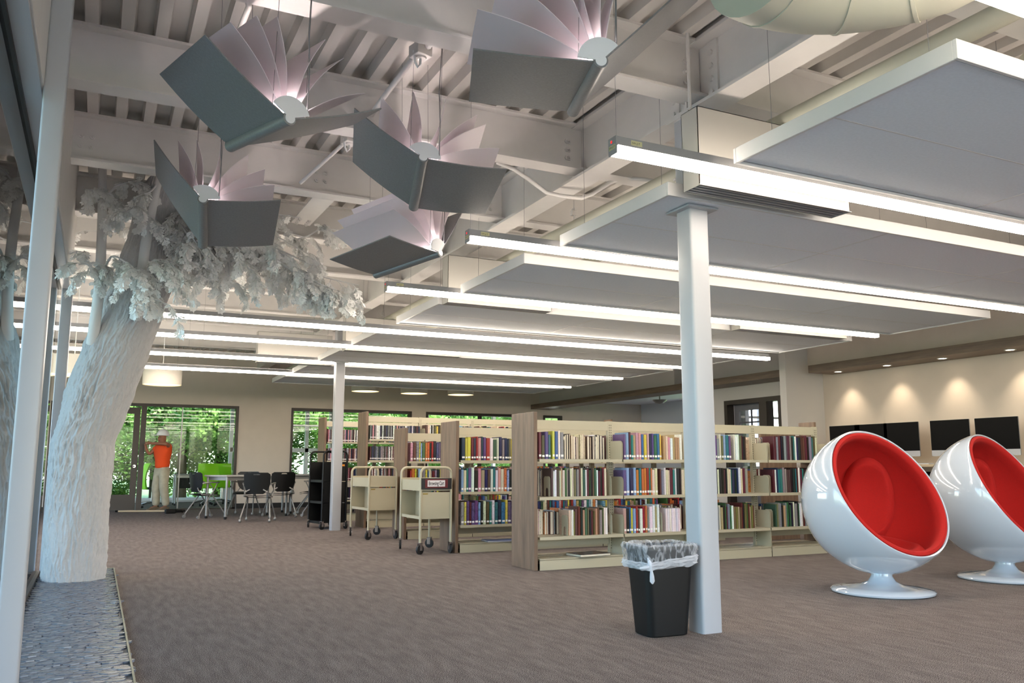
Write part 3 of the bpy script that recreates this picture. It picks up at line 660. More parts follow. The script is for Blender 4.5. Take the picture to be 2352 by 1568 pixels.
# leaf shape: deeply lobed
def leaf_mesh(seed, sc=1.0):
    rnd = random.Random(seed); mb = MB(); Ln = .105*sc; pts = []
    def lobe(y, x, wd, s):
        b0 = (0.006*s, y-wd*.5); b1 = (0.006*s, y+wd*.5); tip = (x*s, y+x*.75); m0 = (x*.55*s, y+x*.12-wd*.32); m1 = (x*.5*s, y+x*.6+wd*.4); t2 = (x*.95*s, y+x*.35)
        return [b0, m0, t2, tip, m1, b1]
    bend = lambda x, y: (x, y, -.9*y*y/Ln*.35-abs(x)*.2*(.6+.4*rnd.random()))
    mb.add([bend(-.005, 0), bend(.005, 0), bend(.006, Ln*.8), bend(-.006, Ln*.8)], [(0, 1, 2, 3)])
    for y, x, wd in ((Ln*.12, .024*sc, .009), (Ln*.34, .040*sc, .012), (Ln*.58, .034*sc, .011)):
        for s in (-1, 1):
            L = lobe(y+rnd.uniform(-.004, .004), x*rnd.uniform(.85, 1.15), wd, s); mb.add([bend(*p) for p in L], [(0, 1, 2, 4), (2, 3, 4), (0, 4, 5)])
    L = [(-.007, Ln*.74), (-.024*sc, Ln*.86), (-.01, Ln*.87), (0, Ln*1.04), (.01, Ln*.87), (.024*sc, Ln*.86), (.007, Ln*.74)]
    mb.add([bend(*p) for p in L], [(0, 1, 2), (2, 3, 4), (4, 5, 6), (0, 2, 4, 6)])
    return mb
leaf_mb = [leaf_mesh(i) for i in range(5)]
leaf_me = [m.mesh('leaf', M_leafw) for m in leaf_mb]
nleaf = [0]; leafjobs = []
def leaf_at(p, d, parent, rnd, sc=1.0):
    d = d.normalized(); x = d.cross(Vector((rnd.uniform(-.6, .6), rnd.uniform(-.6, .6), 1))).normalized(); z = x.cross(d)
    M = Matrix(((x.x, d.x, z.x, p.x), (x.y, d.y, z.y, p.y), (x.z, d.z, z.z, p.z), (0, 0, 0, 1))) @ Matrix.Scale(sc, 4)
    leafjobs.append((M, parent, rnd.randrange(5)))
def bough(pts, n_sub, spread, droop, rnd, r=(.014, .004), leaves=14):
    leaves = int(leaves*1.25); n_sub = int(n_sub*1.25)
    o, q = limb(pts, r)
    tw = MB()
    for s_ in range(n_sub):
        u = .18+.82*(s_+rnd.random()*.6)/n_sub; p = q[min(int(u*(len(q)-1)), len(q)-1)]
        ddir = (q[-1]-q[0]).normalized()
        side = Vector((rnd.uniform(-.8, 1), rnd.uniform(-1, 1), rnd.uniform(-.2, .5))).normalized()
        ln = spread*rnd.uniform(.6, 1.15); tp = [p]; d = (side+ddir*.5).normalized(); cur = p.copy()
        for k_ in range(7):
            d = (d+Vector((0, 0, -droop))).normalized(); cur = cur+d*ln/7; tp.append(cur.copy())
        tw.tube(tp, [.004, .004, .0035, .003, .003, .0025, .002, .0015], 5)
        for l in range(leaves):
            v = .15+.85*(l/leaves); a = tp[min(int(v*7), 6)]; b_ = tp[min(int(v*7)+1, 7)]; pp = a.lerp(b_, v*7-int(v*7))
            ld = ((b_-a).normalized()*.7+Vector((rnd.uniform(-1, 1), rnd.uniform(-1, 1), rnd.uniform(-1.1, .25)))*.8)
            leaf_at(pp, ld, o, rnd, rnd.uniform(.7, 1.1))
    tw.build('twigs', M_twhite, o)['kind'] = 'stuff'
rnd = random.Random(11)
BO = [
 ([A0[2], at(205, 610, Y=8.1), at(180, 608, Y=8.0)], 5, .28, .28, 16),
 ([A0[2], at(255, 590, Y=8.1), at(300, 610, Y=7.9)], 4, .3, .3, 14),
 ([A0[4], at(215, 440, Y=8.2), at(190, 435, Y=8.1)], 4, .22, .2, 14),
 ([A0[4], at(265, 430, Y=8.2), at(310, 415, Y=8.1)], 5, .26, .25, 16),
 ([B0[4], at(345, 440, Y=8.0), at(330, 445, Y=7.9)], 4, .3, .3, 16),
 ([B0[3], at(310, 480, Y=7.9), at(285, 490, Y=7.8)], 5, .3, .26, 16),
 ([B0[1], at(350, 600, Y=7.9), at(380, 610, Y=7.8)], 6, .36, .3, 16),
 ([B0[1], at(360, 640, Y=7.9), at(400, 625, Y=7.8)], 6, .36, .34, 16),
 ([B0[0], at(330, 690, Y=8.0), at(365, 690, Y=7.9), at(380, 700, Y=7.9)], 3, .32, .35, 14),
 ([B0[1], at(300, 620, Y=7.95), at(320, 630, Y=7.85)], 4, .3, .35, 14),
]
T0 = at(390, 520, Y=8.6)
ends = [(440, 560, 7.9), (470, 590, 7.8), (500, 575, 8.3), (530, 610, 8.1), (560, 580, 7.8), (590, 600, 8.6), (620, 560, 8.2), (660, 590, 7.8), (700, 545, 8.4), (700, 600, 8.0), (740, 620, 7.9), (640, 500, 8.8), (690, 500, 8.2), (420, 470, 8.6), (450, 640, 8.0)]
for ex, ey, Y in ends:
    BO.append(([T0, at((390+ex)/2, (520+ey)/2-25, Y=(8.6+Y)/2), at(ex, ey, Y=Y)], 7, .36, .3, 15))
BO.append(([T0, at(560, 560, Y=8.3), at(690, 620, Y=8.0), at(760, 640, Y=7.9), at(825, 655, Y=7.85)], 11, .33, .34, 15))
BO.append(([at(690, 620, Y=8.0), at(730, 650, Y=7.8), at(780, 668, Y=7.8)], 9, .3, .36, 15))
BO.append(([at(640, 600, Y=8.0), at(700, 640, Y=7.9), at(740, 665, Y=7.9)], 9, .3, .36, 15))
BO.append(([at(640, 560, Y=8.6), at(700, 545, Y=8.5), at(740, 525, Y=8.4), at(785, 530, Y=8.4)], 6, .25, .3, 12))
for ex, ey, Y in ((470, 640, 7.9), (540, 660, 8.0), (600, 650, 7.8), (660, 640, 8.1), (590, 540, 8.0), (650, 570, 7.7), (720, 590, 8.2), (500, 530, 7.9)):
    BO.append(([T0, at((390+ex)/2, (510+ey)/2-40, Y=(8.6+Y)/2), at(ex, ey, Y=Y)], 8, .36, .36, 16))
# back foliage in shade
for ex, ey, Y in ((200, 560, 10.2), (260, 600, 10.6), (190, 650, 10.4), (300, 560, 10.4), (480, 640, 10.2), (560, 650, 10.3), (640, 640, 10.2), (520, 560, 10.4)):
    BO.append(([at(400, 520, Y=9.3), at((400+ex)/2, (500+ey)/2, Y=(9.3+Y)/2), at(ex, ey-30, Y=Y)], 7, .42, .3, 15))
for pts_, ns, sp, dr_, lv in BO: bough(pts_, ns, sp, dr_, rnd, leaves=lv)
# the 300 nearest leaves are parts, the others one stuff mesh per branch
leafjobs.sort(key=lambda j: (j[0].translation+TO-CAM).dot(FW))
rest = {}
for k_, (M, par, vi) in enumerate(leafjobs):
    if k_ < 300:
        o = link('leaf', leaf_me[vi], par); o.matrix_local = M
    else: rest.setdefault(par.name, [par, MB()])[1].add([M @ Vector(v) for v in leaf_mb[vi].v], leaf_mb[vi].f)
for par, mb in rest.values(): mb.build('leaves', M_leafw, par)['kind'] = 'stuff'
#PART2_END
# ================================================================= SLATE STRIP
strip = bpy.data.objects.new('floor_slate', None); COL.objects.link(strip); struct(strip, 'slate bed along the glass wall')
MB().box(-.40, .222, YB, 9.32, 0, .004).build('mortar_bed', mat('mortar', (74, 78, 86), .6), strip)
MB().box(.222, .232, YB, 9.33, 0, .016).box(-.40, .222, 9.32, 9.33, 0, .016).build('edge_trim', mat('green_bronze', (92, 100, 84), .4, .4), strip)
rnd = random.Random(3)
def stone(rnd, w_, d_):
    n = 8; top = [(w_/2*math.cos(2*PI*i/n)*rnd.uniform(.8, 1.1), d_/2*math.sin(2*PI*i/n)*rnd.uniform(.8, 1.1)) for i in range(n)]
    h = .008; tl = rnd.uniform(.02, .07); tx = rnd.uniform(-.04, .04)
    mb = MB(); vs = [(x*1.05, y*1.05, 0) for x, y in top]+[(x, y, h-y*tl+x*tx) for x, y in top]+[(0, 0, h+.001)]
    mb.add(vs, [(i, (i+1) % n, n+(i+1) % n, n+i) for i in range(n)]+[(n+i, n+(i+1) % n, 2*n) for i in range(n)]); return mb
st_mb = [stone(rnd, .092, .082) for _ in range(8)]; st_me = [m.mesh('slate_piece', M_slate) for m in st_mb]
jobs = []; y = 2.9; row = 0
while y < 9.3:
    x = -.385+(row % 2)*.035+rnd.uniform(-.01, .01)
    while x < .178:
        if not ((x+.115)**2+(y-8.6)**2 < .05): jobs.append((x+.03, y+rnd.uniform(-.006, .006), rnd.uniform(-.18, .18), rnd.randrange(8), rnd.uniform(.85, 1.15)))
        x += .073*rnd.uniform(.85, 1.1)
    y += .058; row += 1
vis = [j for j in jobs if j[1] > 4.35]; k_ = 0; mb = MB()
for j in jobs:
    if j[1] > 4.35 and k_ < 300:
        o = link('slate_piece', st_me[j[3]], strip, (j[0], j[1], .004), (0, 0, j[2])); o.scale = (j[4],)*3; k_ += 1
    else:
        M = Matrix.Translation((j[0], j[1], .004)) @ Matrix.Rotation(j[2], 4, 'Z') @ Matrix.Scale(j[4], 4); mb.add([M @ Vector(v) for v in st_mb[j[3]].v], st_mb[j[3]].f)
mb.build('slate_pieces', M_slate, strip)['kind'] = 'stuff'
# ================================================================= BOOKCASES
M_cover = bpy.data.materials.new('book_cover'); M_cover.use_nodes = True
def covernodes(m, attr):
    n = m.node_tree; b = n.nodes['Principled BSDF']; b.inputs['Roughness'].default_value = .4
    if attr: src = n.nodes.new('ShaderNodeAttribute'); src.attribute_name = 'Col'; c = src.outputs['Color']
    else: src = n.nodes.new('ShaderNodeObjectInfo'); c = src.outputs['Color']
    tc = n.nodes.new('ShaderNodeTexCoord'); mp = n.nodes.new('ShaderNodeMapping'); mp.inputs['Scale'].default_value = (1, 1, 1)
    nz = n.nodes.new('ShaderNodeTexNoise'); nz.inputs['Scale'].default_value = 45; nz.inputs['Detail'].default_value = 2
    n.links.new(tc.outputs['Object'], mp.inputs[0])
    if not attr:
        ad = n.nodes.new('ShaderNodeVectorMath'); ad.operation = 'ADD'; n.links.new(mp.outputs[0], ad.inputs[0]); n.links.new(src.outputs['Location'], ad.inputs[1]); n.links.new(ad.outputs[0], nz.inputs[0])
    else: n.links.new(mp.outputs[0], nz.inputs[0])
    cr = n.nodes.new('ShaderNodeValToRGB'); cr.color_ramp.interpolation = 'CONSTANT'; cr.color_ramp.elements[0].color = (.45, .45, .45, 1); cr.color_ramp.elements[1].position = .42; cr.color_ramp.elements[1].color = (1, 1, 1, 1)
    n.links.new(nz.outputs[0], cr.inputs[0]); mx = n.nodes.new('ShaderNodeMix'); mx.data_type = 'RGBA'; mx.blend_type = 'MULTIPLY'; mx.inputs[0].default_value = .7
    n.links.new(c, mx.inputs[6]); n.links.new(cr.outputs[0], mx.inputs[7]); n.links.new(mx.outputs[2], b.inputs['Base Color'])
covernodes(M_cover, False); M_cova = bpy.data.materials.new('book_cover_mixed'); M_cova.use_nodes = True; covernodes(M_cova, True)
M_paper = mat('paper', (226, 218, 200), .9); M_lab = mat('call_label', (238, 238, 236), .7)
def book_mb(labelled, thin=False):
    # unit book: thickness 1 along x (-.5...5), depth 1 along y (0 spine .. 1), height 1 along z
    mb = MB(); t = .10
    mb.box(-.5, -.5+t, .04, 1, 0, 1, 0).box(.5-t, .5, .04, 1, 0, 1, 0)
    mb.prism([(-.5, .05), (-.36, .0), (.36, .0), (.5, .05)], 0, 1, 'z', 0)
    mb.box(-.4, .4, .05, .97, .015, .985, 1)
    if labelled: mb.box(-.37, .37, -.006, .0, .09, .17, 2)
    return mb
bk_mb = {True: book_mb(True), False: book_mb(False)}
bk_me = {k_: m.mesh('book', [M_cover, M_paper, M_lab]) for k_, m in bk_mb.items()}
PAL = [('navy', (30, 42, 84)), ('blue', (48, 92, 168)), ('light blue', (120, 164, 210)), ('teal', (30, 120, 120)), ('green', (50, 100, 60)), ('red', (176, 34, 30)), ('maroon', (96, 26, 34)), ('orange', (214, 108, 40)), ('yellow', (222, 200, 50)), ('cream', (216, 204, 176)), ('white', (228, 228, 228)), ('grey', (130, 132, 136)), ('black', (26, 26, 30)), ('brown', (92, 64, 44)), ('purple', (94, 66, 130)), ('pink', (206, 140, 150)), ('tan', (178, 146, 106)), ('olive', (110, 108, 60))]
nb = [0]
ordw = ['first', 'second', 'third', 'fourth', 'fifth', 'sixth', 'seventh', 'eighth', 'ninth', 'tenth', 'eleventh', 'twelfth', '13th', '14th', '15th', '16th', '17th', '18th', '19th', '20th', '21st', '22nd', '23rd']+['%dth' % i for i in range(24, 31)]+['31st', '32nd', '33rd']+['%dth' % i for i in range(34, 41)]
def books(x0, x1, y, z, hmax, style, rnd, where, grp, back=False, cnt=None, indiv=True, stuffmb=None, tmin=.017, tmax=.042):
    """a run of upright books; spine towards -Y (or +Y when back)"""
    x = x0
    base = rnd.uniform(.8, .92)
    while True:
        th = rnd.uniform(tmin, tmax)*(.8 if style == 'plain' else 1)
        if x+th > x1: break
        h = hmax*rnd.uniform(base, 1.0); dp = rnd.uniform(.17, .225)
        if style == 'label': nm, c = rnd.choice(PAL)
        elif style == 'dark': nm, c = rnd.choice([PAL[12], PAL[11], PAL[0], PAL[13], PAL[10], PAL[12], PAL[9], PAL[3], PAL[6]])
        elif style == 'set': nm, c = PAL[10]; h = hmax*.84; th = .026; dp = .2
        elif style == 'cream': nm, c = rnd.choice([PAL[9], PAL[16], PAL[10], PAL[15]]); th = .03
        elif style == 'dvd': nm, c = rnd.choice([PAL[12], PAL[0], PAL[6], PAL[10], PAL[12], PAL[11], PAL[15]]); th = .02; h = hmax*.9*rnd.uniform(.96, 1)
        elif style == 'yellow': nm, c = rnd.choice([PAL[8], PAL[8], PAL[10], PAL[1], PAL[11]])
        else: nm, c = rnd.choice([PAL[9], PAL[11], PAL[12], PAL[10], PAL[13], PAL[16], PAL[4], PAL[6], PAL[17]])
        lb = style in ('label', 'yellow', 'dvd')
        gm = sum(c)/3; cc = lin([min(255, max(0, gm+(v-gm)*.78+rnd.uniform(-12, 12))) for v in c])
        M = Matrix.Translation((x+th/2, y+rnd.uniform(0, .012)*(-1 if back else 1), z)) @ (Matrix.Rotation(PI, 4, 'Z') if back else Matrix.Identity(4)) @ Matrix.Diagonal((th*.97, dp, h, 1))
        if indiv and nb[0] < 300:
            o = link('book', bk_me[lb]); o.matrix_world = M; o.color = cc; cnt[0] += 1; nb[0] += 1
            tag(o, '%s book, %s from the left, %s' % (nm, ordw[min(cnt[0]-1, len(ordw)-1)], where), 'book', grp)
        else:
            src = bk_mb[lb]; k0 = len(stuffmb.f)
            for vs, fs, ms in ((src.v, src.f, src.m),):
                kk = len(stuffmb.v); stuffmb.v += [tuple(M @ Vector(v)) for v in vs]; stuffmb.f += [tuple(kk+i for i in f_) for f_ in fs]; stuffmb.m += ms; stuffmb.cols = getattr(stuffmb, 'cols', [])+[cc]*len(fs)
        x += th+rnd.uniform(0, .0015)
def stuff_books(mb, label, name='shelved_books'):
    if not mb.f: return
    o = mb.build(name, [M_cova, M_paper, M_lab]); me = o.data
    ca = me.color_attributes.new('Col', 'FLOAT_COLOR', 'CORNER')
    for p_ in me.polygons:
        for li in p_.loop_indices: ca.data[li].color = mb.cols[p_.index]
    tag(o, label, 'books', None, 'stuff')
def bookend(x, y, z, where, h=.2):
    t = thing('bookend', 'cream steel bookend '+where, 'bookend', (x, y, z))
    mb = MB(); pr = []
    w_ = .13
    n = 8; arch = [(w_*.32+.0*i, 0) for i in range(0)]
    outer = [(0, 0), (0, h-.02), (.02, h), (w_-.02, h), (w_, h-.02), (w_, 0)]
    inner = [(w_*.72, 0), (w_*.72, h*.3)]+[(w_/2+.0286*math.cos(a), h*.3+.0286*math.sin(a)) for a in [PI*i/6 for i in range(1, 6)]]+[(w_*.28, h*.3), (w_*.28, 0)]
    mb.prism(outer+inner, 0, .002, 'x'); mb.build('plate', M_cream2, t)
    MB().box(.002, .1, 0, w_, 0, .002).build('foot', M_cream2, t)
def bracket_me():
    # shelf end bracket: rounded plate in YZ
    pts = [(0, 0), (-.235, 0), (-.235, .15)]+[(-.235+.045-.045*math.cos(a), .15+.045*math.sin(a)) for a in [PI/2*i/5 for i in range(1, 6)]]+[(0, .195)]
    return MB().prism(pts, -.0015, .0015, 'x').mesh('end_bracket', M_cream2)
BRK = bracket_me()
def bookcase(x0, y0, nb_, label, levels, ztop, full=True, pitch_=.985, depth=.5, back=True):
    t = thing('bookcase', label, 'bookcase', (x0, y0, 0), group='cream steel library bookcases with wooden ends')
    yc = depth/2; X1 = nb_*pitch_
    o = MB().box(-.055, -.015, -.0, depth, 0, ztop+.06).build('end_panel', M_wood, t); bevel(o, .003, 1)
    if full:
        o = MB().box(X1+.0, X1+.04, depth*.5, depth, 0, ztop+.06).build('end_panel', M_wood, t); bevel(o, .003, 1)
    um = MB().box(-.03, .03, yc-.02, yc+.02, 0, ztop)
    um = um.mesh('upright', M_cream2)
    sl = MB(); z = .15
    while z < ztop-.04:
        for dx in (-.011, .011): sl.box(dx-.003, dx+.003, yc-.0208, yc-.0195, z, z+.013)
        z += .026
    sl = sl.mesh('slots', M_slot)
    shm = MB().box(.008, pitch_-.008, 0, yc-.015, -.022, 0).box(.008, pitch_-.008, -.001, .003, -.03, .0).mesh('shelf', M_cream2)
    shb = MB().box(.008, pitch_-.008, yc+.015, depth, -.022, 0).mesh('shelf', M_cream2)
    top = MB().box(.03, pitch_-.03, yc-.018, yc+.018, ztop-.10, ztop-.005).mesh('top_brace', M_cream2)
    base = MB().box(.006, pitch_-.006, 0, yc-.015, .09, .108).box(.006, pitch_-.006, 0, .006, .0, .1).mesh('base_shelf', M_cream2)
    baseb = MB().box(.006, pitch_-.006, yc+.015, depth, .09, .108).box(.006, pitch_-.006, depth-.006, depth, 0, .1).mesh('base_shelf', M_cream2)
    for i in range(nb_+1):
        u = link('upright', um, t, (i*pitch_, 0, 0)); link('slots', sl, u)['kind'] = 'stuff'
        if full or i: pass
    for i in range(nb_):
        link('top_brace', top, t, (i*pitch_, 0, 0)); link('base_shelf', base, t, (i*pitch_, 0, 0)); link('base_shelf', baseb, t, (i*pitch_, 0, 0))
        for z in levels:
            link('shelf', shm, t, (i*pitch_, 0, z)); link('shelf', shb, t, (i*pitch_, 0, z))
            if i: link('end_bracket', BRK, t, (i*pitch_+.004, yc-.012, z-.002))
            link('end_bracket', BRK, t, ((i+1)*pitch_-.006, yc-.012, z-.002))
        if i: link('end_bracket', BRK, t, (i*pitch_+.004, yc-.012, .108))
        link('end_bracket', BRK, t, ((i+1)*pitch_-.006, yc-.012, .108))
        MB().box(.03, pitch_-.03, yc-.004, yc+.004, .2, .29).build('back_strip', M_cream2, t, loc=(i*pitch_, 0, 0))
    return t
rnd = random.Random(21)
ZL = [1.07, .70, .315]
bookcase(3.92, 7.39, 4, 'nearest cream bookcase row, its wooden end panel facing the white tree', ZL, 1.475)
B0x = 3.92; pw_ = .985
lev = ['top shelf', 'middle shelf', 'lower shelf']
bayn = ['first bay of the nearest bookcase', 'second bay of the nearest bookcase', 'third bay of the nearest bookcase', 'fourth bay of the nearest bookcase']
runs = {
 (0, 0): [(.01, .17, 'label'), (.17, .30, 'yellow')],
 (0, 1): [(.16, .84, 'plain')],
 (0, 2): [(.36, .84, 'plain')],
 (1, 0): [(.03, .53, 'label'), (.54, .80, 'cream')],
 (1, 1): [(.03, .47, 'label'), (.50, .88, 'dark')],
 (1, 2): [(.03, .49, 'label'), (.56, .75, 'set')],
 (2, 0): [(.03, .50, 'label'), (.52, .72, 'plain')],
 (2, 1): [(.03, .72, 'dark')],
 (2, 2): [(.2, .80, 'plain')],
 (3, 0): [(.12, .80, 'dark')],
 (3, 1): [(.1, .85, 'dark')],
 (3, 2): [(.12, .85, 'plain')]}
stf = MB()
for b_ in range(4):
    for l_ in range(3):
        cnt = [0]
        for a, c, sty in runs[(b_, l_)]:
            books(B0x+b_*pw_+a, B0x+b_*pw_+c, 7.41+(0 if l_ == 0 else .02), ZL[l_], .285, sty, rnd, lev[l_]+', '+bayn[b_], 'books on the nearest bookcase', cnt=cnt, stuffmb=stf)
for (b_, l_, a, w_) in ((0, 0, .31, 'right of the yellow books, top shelf, first bay'), (0, 1, .14, 'left of the books on the middle shelf, first bay'), (0, 1, .86, 'right end of the middle shelf, first bay'), (0, 2, .34, 'left of the books on the lower shelf, first bay'), (0, 2, .86, 'right end of the lower shelf, first bay'), (1, 2, .5, 'beside the white set, lower shelf, second bay'), (3, 0, .06, 'left on the top shelf, fourth bay'), (3, 1, .05, 'left on the middle shelf, fourth bay'), (3, 2, .06, 'left on the lower shelf, fourth bay')):
    bookend(B0x+b_*pw_+a, 7.42, ZL[l_], w_)
# flat book on base shelf
t = thing('book', 'large dark picture book lying flat on the base shelf, first bay', 'book', (B0x+.62, 7.5, .109), .1)
MB().box(-.19, .19, -.13, .13, 0, .003).box(-.19, .19, -.13, .13, .022, .025).build('cover', mat('dark_cover', (52, 34, 30), .25), t); MB().box(-.185, .185, -.125, .125, .003, .022).build('pages', M_paper, t)
# back faces of the nearest row
bk = MB()
for b_ in range(4):
    for l_ in range(3):
        books(B0x+b_*pw_+.02, B0x+b_*pw_+(.95 if b_ < 2 else .7), 7.87, ZL[l_], .27, 'label' if l_ else 'plain', rnd, '', '', back=True, indiv=False, stuffmb=bk)
stuff_books(bk, 'books shelved on the far side of the nearest bookcase row')
# second row
bookcase(3.87, 9.28, 4, 'second cream bookcase row behind the nearest, wooden end panel facing the tree', ZL, 1.475)
for l_ in range(3):
    cnt = [0]; books(3.9, 4.62, 9.31, ZL[l_], .285, 'label', rnd, lev[l_]+', first bay of the second bookcase', 'books on the second bookcase', cnt=cnt, stuffmb=stf, tmin=.026, tmax=.048)
cnt = [0]
t = thing('book', 'thin blue and white picture book lying flat on the base shelf of the second bookcase', 'book', (4.45, 9.4, .109), -.1)
MB().box(-.2, .2, -.13, .13, 0, .002).box(-.2, .2, -.13, .13, .012, .014).build('cover', mat('blue_cover', (70, 110, 180), .3), t); MB().box(-.195, .195, -.125, .125, .002, .012).build('pages', M_paper, t)
bk = MB()
for b_ in range(4):
    for l_ in range(3):
        if b_: books(3.87+b_*pw_+.03, 3.87+b_*pw_+.93, 9.31, ZL[l_], .28, 'label', rnd, '', '', indiv=False, stuffmb=bk)
        books(3.87+b_*pw_+.03, 3.87+b_*pw_+.93, 9.76, ZL[l_], .27, 'dark', rnd, '', '', back=True, indiv=False, stuffmb=bk)
stuff_books(bk, 'books on the rear bays and far side of the second bookcase row')
# third row
bookcase(3.93, 11.3, 4, 'third cream bookcase row behind the second, end panel beside the sign cart', ZL, 1.475)
for l_ in range(3):
    cnt = [0]; books(3.97, 4.62, 11.33, ZL[l_], .285, 'label', rnd, lev[l_]+', first bay of the third bookcase', 'books on the third bookcase', cnt=cnt, stuffmb=stf, tmin=.02, tmax=.05)
bk = MB()
for b_ in range(1, 4):
    for l_ in range(3): books(3.93+b_*pw_+.03, 3.93+b_*pw_+.93, 11.33, ZL[l_], .28, 'label', rnd, '', '', indiv=False, stuffmb=bk)
stuff_books(bk, 'books on the rear bays of the third bookcase row')
# tall rows
ZT5 = [1.45, 1.10, .74, .38]
bookcase(4.06, 13.68, 5, 'tall cream bookcase row with greenish wooden end panel right of the far column', ZT5, 1.845)
bookcase(3.83, 15.6, 5, 'tallest and farthest cream bookcase row, end panel behind the far column', ZT5, 1.845)
bk = MB()
for (xx, yy_) in ((4.06, 13.71), (3.83, 15.63)):
    for b_ in range(5):
        for l_ in range(4):
            sty = 'dvd' if b_ == 0 else 'label'
            if b_ == 0 and l_ < 2 and yy_ < 14:
                cnt = [0]; books(xx+.03, xx+.93, yy_, ZT5[l_], .26, sty, rnd, ['top', 'second'][l_]+' shelf, tall bookcase right of the far column', 'cases on the tall bookcase', cnt=cnt, stuffmb=stf)
            else: books(xx+b_*pw_+.03, xx+b_*pw_+.9, yy_, ZT5[l_], .26, sty, rnd, '', '', indiv=False, stuffmb=bk)
stuff_books(bk, 'books and cases filling the two tall far bookcase rows')
stuff_books(stf, 'further books on the visible shelves')
# wooden pieces behind the fourth bay
o = MB().box(8.25, 8.9, 9.0, 9.04, 0, 1.52).build('display_panel', M_wood); tag(bevel(o, .003, 1), 'brown wooden panel standing behind the fourth bay of the nearest bookcase', 'panel')
# ================================================================= BOOK CARTS
def caster(parent, x, y, r=.055, mm=None, rz=0.0):
    o = MB().lathe([(.0005, -.014), (r*.55, -.014), (r, -.012), (r, .012), (r*.55, .014), (.0005, .014)], 20, M=Matrix.Translation((0, 0, r)) @ Matrix.Rotation(PI/2, 4, 'X')).build('wheel', mm or M_rubber, parent, loc=(x, y, 0), rot=(0, 0, rz))
    f = MB().box(-.022, .022, -.022, -.018, r-.012, 2*r+.02).box(-.022, .022, .018, .022, r-.012, 2*r+.02).box(-.025, .025, -.022, .022, 2*r+.012, 2*r+.02).tube([(0, -.024, r), (0, .024, r)], .008, 8).build('fork', M_chrome, o)
    return o
def cart(x, y, W, D, label, m, top=.985, sign=False, solid=False, rz=0):
    t = thing('book_cart', label, 'cart', (x, y, 0), rz, group='book carts beside the bookcases')
    r = .0155
    for yy_ in (0, D):
        pts = [(0, yy_, .13), (0, yy_, top-.07)]+[(.07-.07*math.cos(a), yy_, top-.07+.07*math.sin(a)) for a in [PI/2*i/5 for i in range(1, 6)]]+[(W-.07+.07*math.sin(a), yy_, top-.07+.07*math.cos(a)) for a in [PI/2*i/5 for i in range(0, 6)]]+[(W, yy_, .13)]
        MB().tube(pts, r, 12).build('end_frame', m, t, smooth=True)
    zz = [(.715, .862), (.395, .70)] if not solid else [(.76, 1.07), (.42, .75), (.1, .41)]
    for k_, (a, b_) in enumerate(zz):
        mb = MB().box(.008, W-.008, .01, D-.01, a, a+.012).box(.006, W-.006, .008, .014, a, b_).box(.006, W-.006, D-.014, D-.008, a, b_)
        if k_ == 0 and not solid: mb.box(.006, .012, .01, D-.01, a, b_-.02).box(W-.012, W-.006, .01, D-.01, a, b_)
        elif not solid: mb.box(W/2-.004, W/2+.004, .014, D-.014, a, b_).box(.006, .012, .01, D-.01, a-.004, a+.03)
        else: mb.box(W/2-.004, W/2+.004, .014, D-.014, a, b_).box(.006, .012, .01, D-.01, a-.02, a+.02)
        mb.build('shelf_tray' if k_ == 0 else 'shelf_box', m, t)
    for cx, cy in ((0, 0), (W, 0), (0, D), (W, D)): caster(t, cx, cy, .055, None, .5+cx*3+cy)
    if not solid:
        MB().box(.03, .09, .0055, .008, .675, .688).build('maker_plate', mat('brass_plate', (150, 128, 60), .4, .6), t)
    if sign:
        MB().box(-.0, W, -.018, -.006, .735, .862).build('sign_board', mat('sign_black', (18, 16, 20), .4), t)
        sb = MB().box(.045, W-.05, -.021, -.018, .75, .852).build('sign_mat', mat('sign_maroon', (96, 24, 30), .5), t)
        MB().box(.075, W-.085, -.023, -.021, .765, .838).build('sign_card', mat('sign_white', (225, 220, 222), .6), sb)
        cu = bpy.data.curves.new('lettering', 'FONT'); cu.body = 'Browsing Cart'; cu.size = .062; cu.align_x = 'CENTER'; cu.offset = .001
        to = bpy.data.objects.new('tmp', cu); me_ = bpy.data.meshes.new_from_object(to); bpy.data.objects.remove(to); me_.materials.append(M_black)
        o = link('lettering', me_, sb, (W/2-.004, -.0236, .782), (PI/2, 0, 0)); o.scale = (.52, 1, 1)
    else:
        if solid: MB().box(W-.12, W-.04, -.001, .002, 1.0, 1.03).build('orange_sticker', mat('orange_sticker', (220, 140, 30), .6), t)
    return t
cart(3.40, 9.33, .375, .74, 'cream metal book cart with the black and maroon sign card', M_cream, sign=True, rz=-.02)
cart(3.42, 11.46, .40, .78, 'plain cream metal book cart without a sign, left of the cart with the sign', M_cream, rz=.04)
cart(3.30, 13.62, .40, .62, 'tall black book cart partly hidden by the far column', M_black, top=1.24, solid=True, rz=.12)
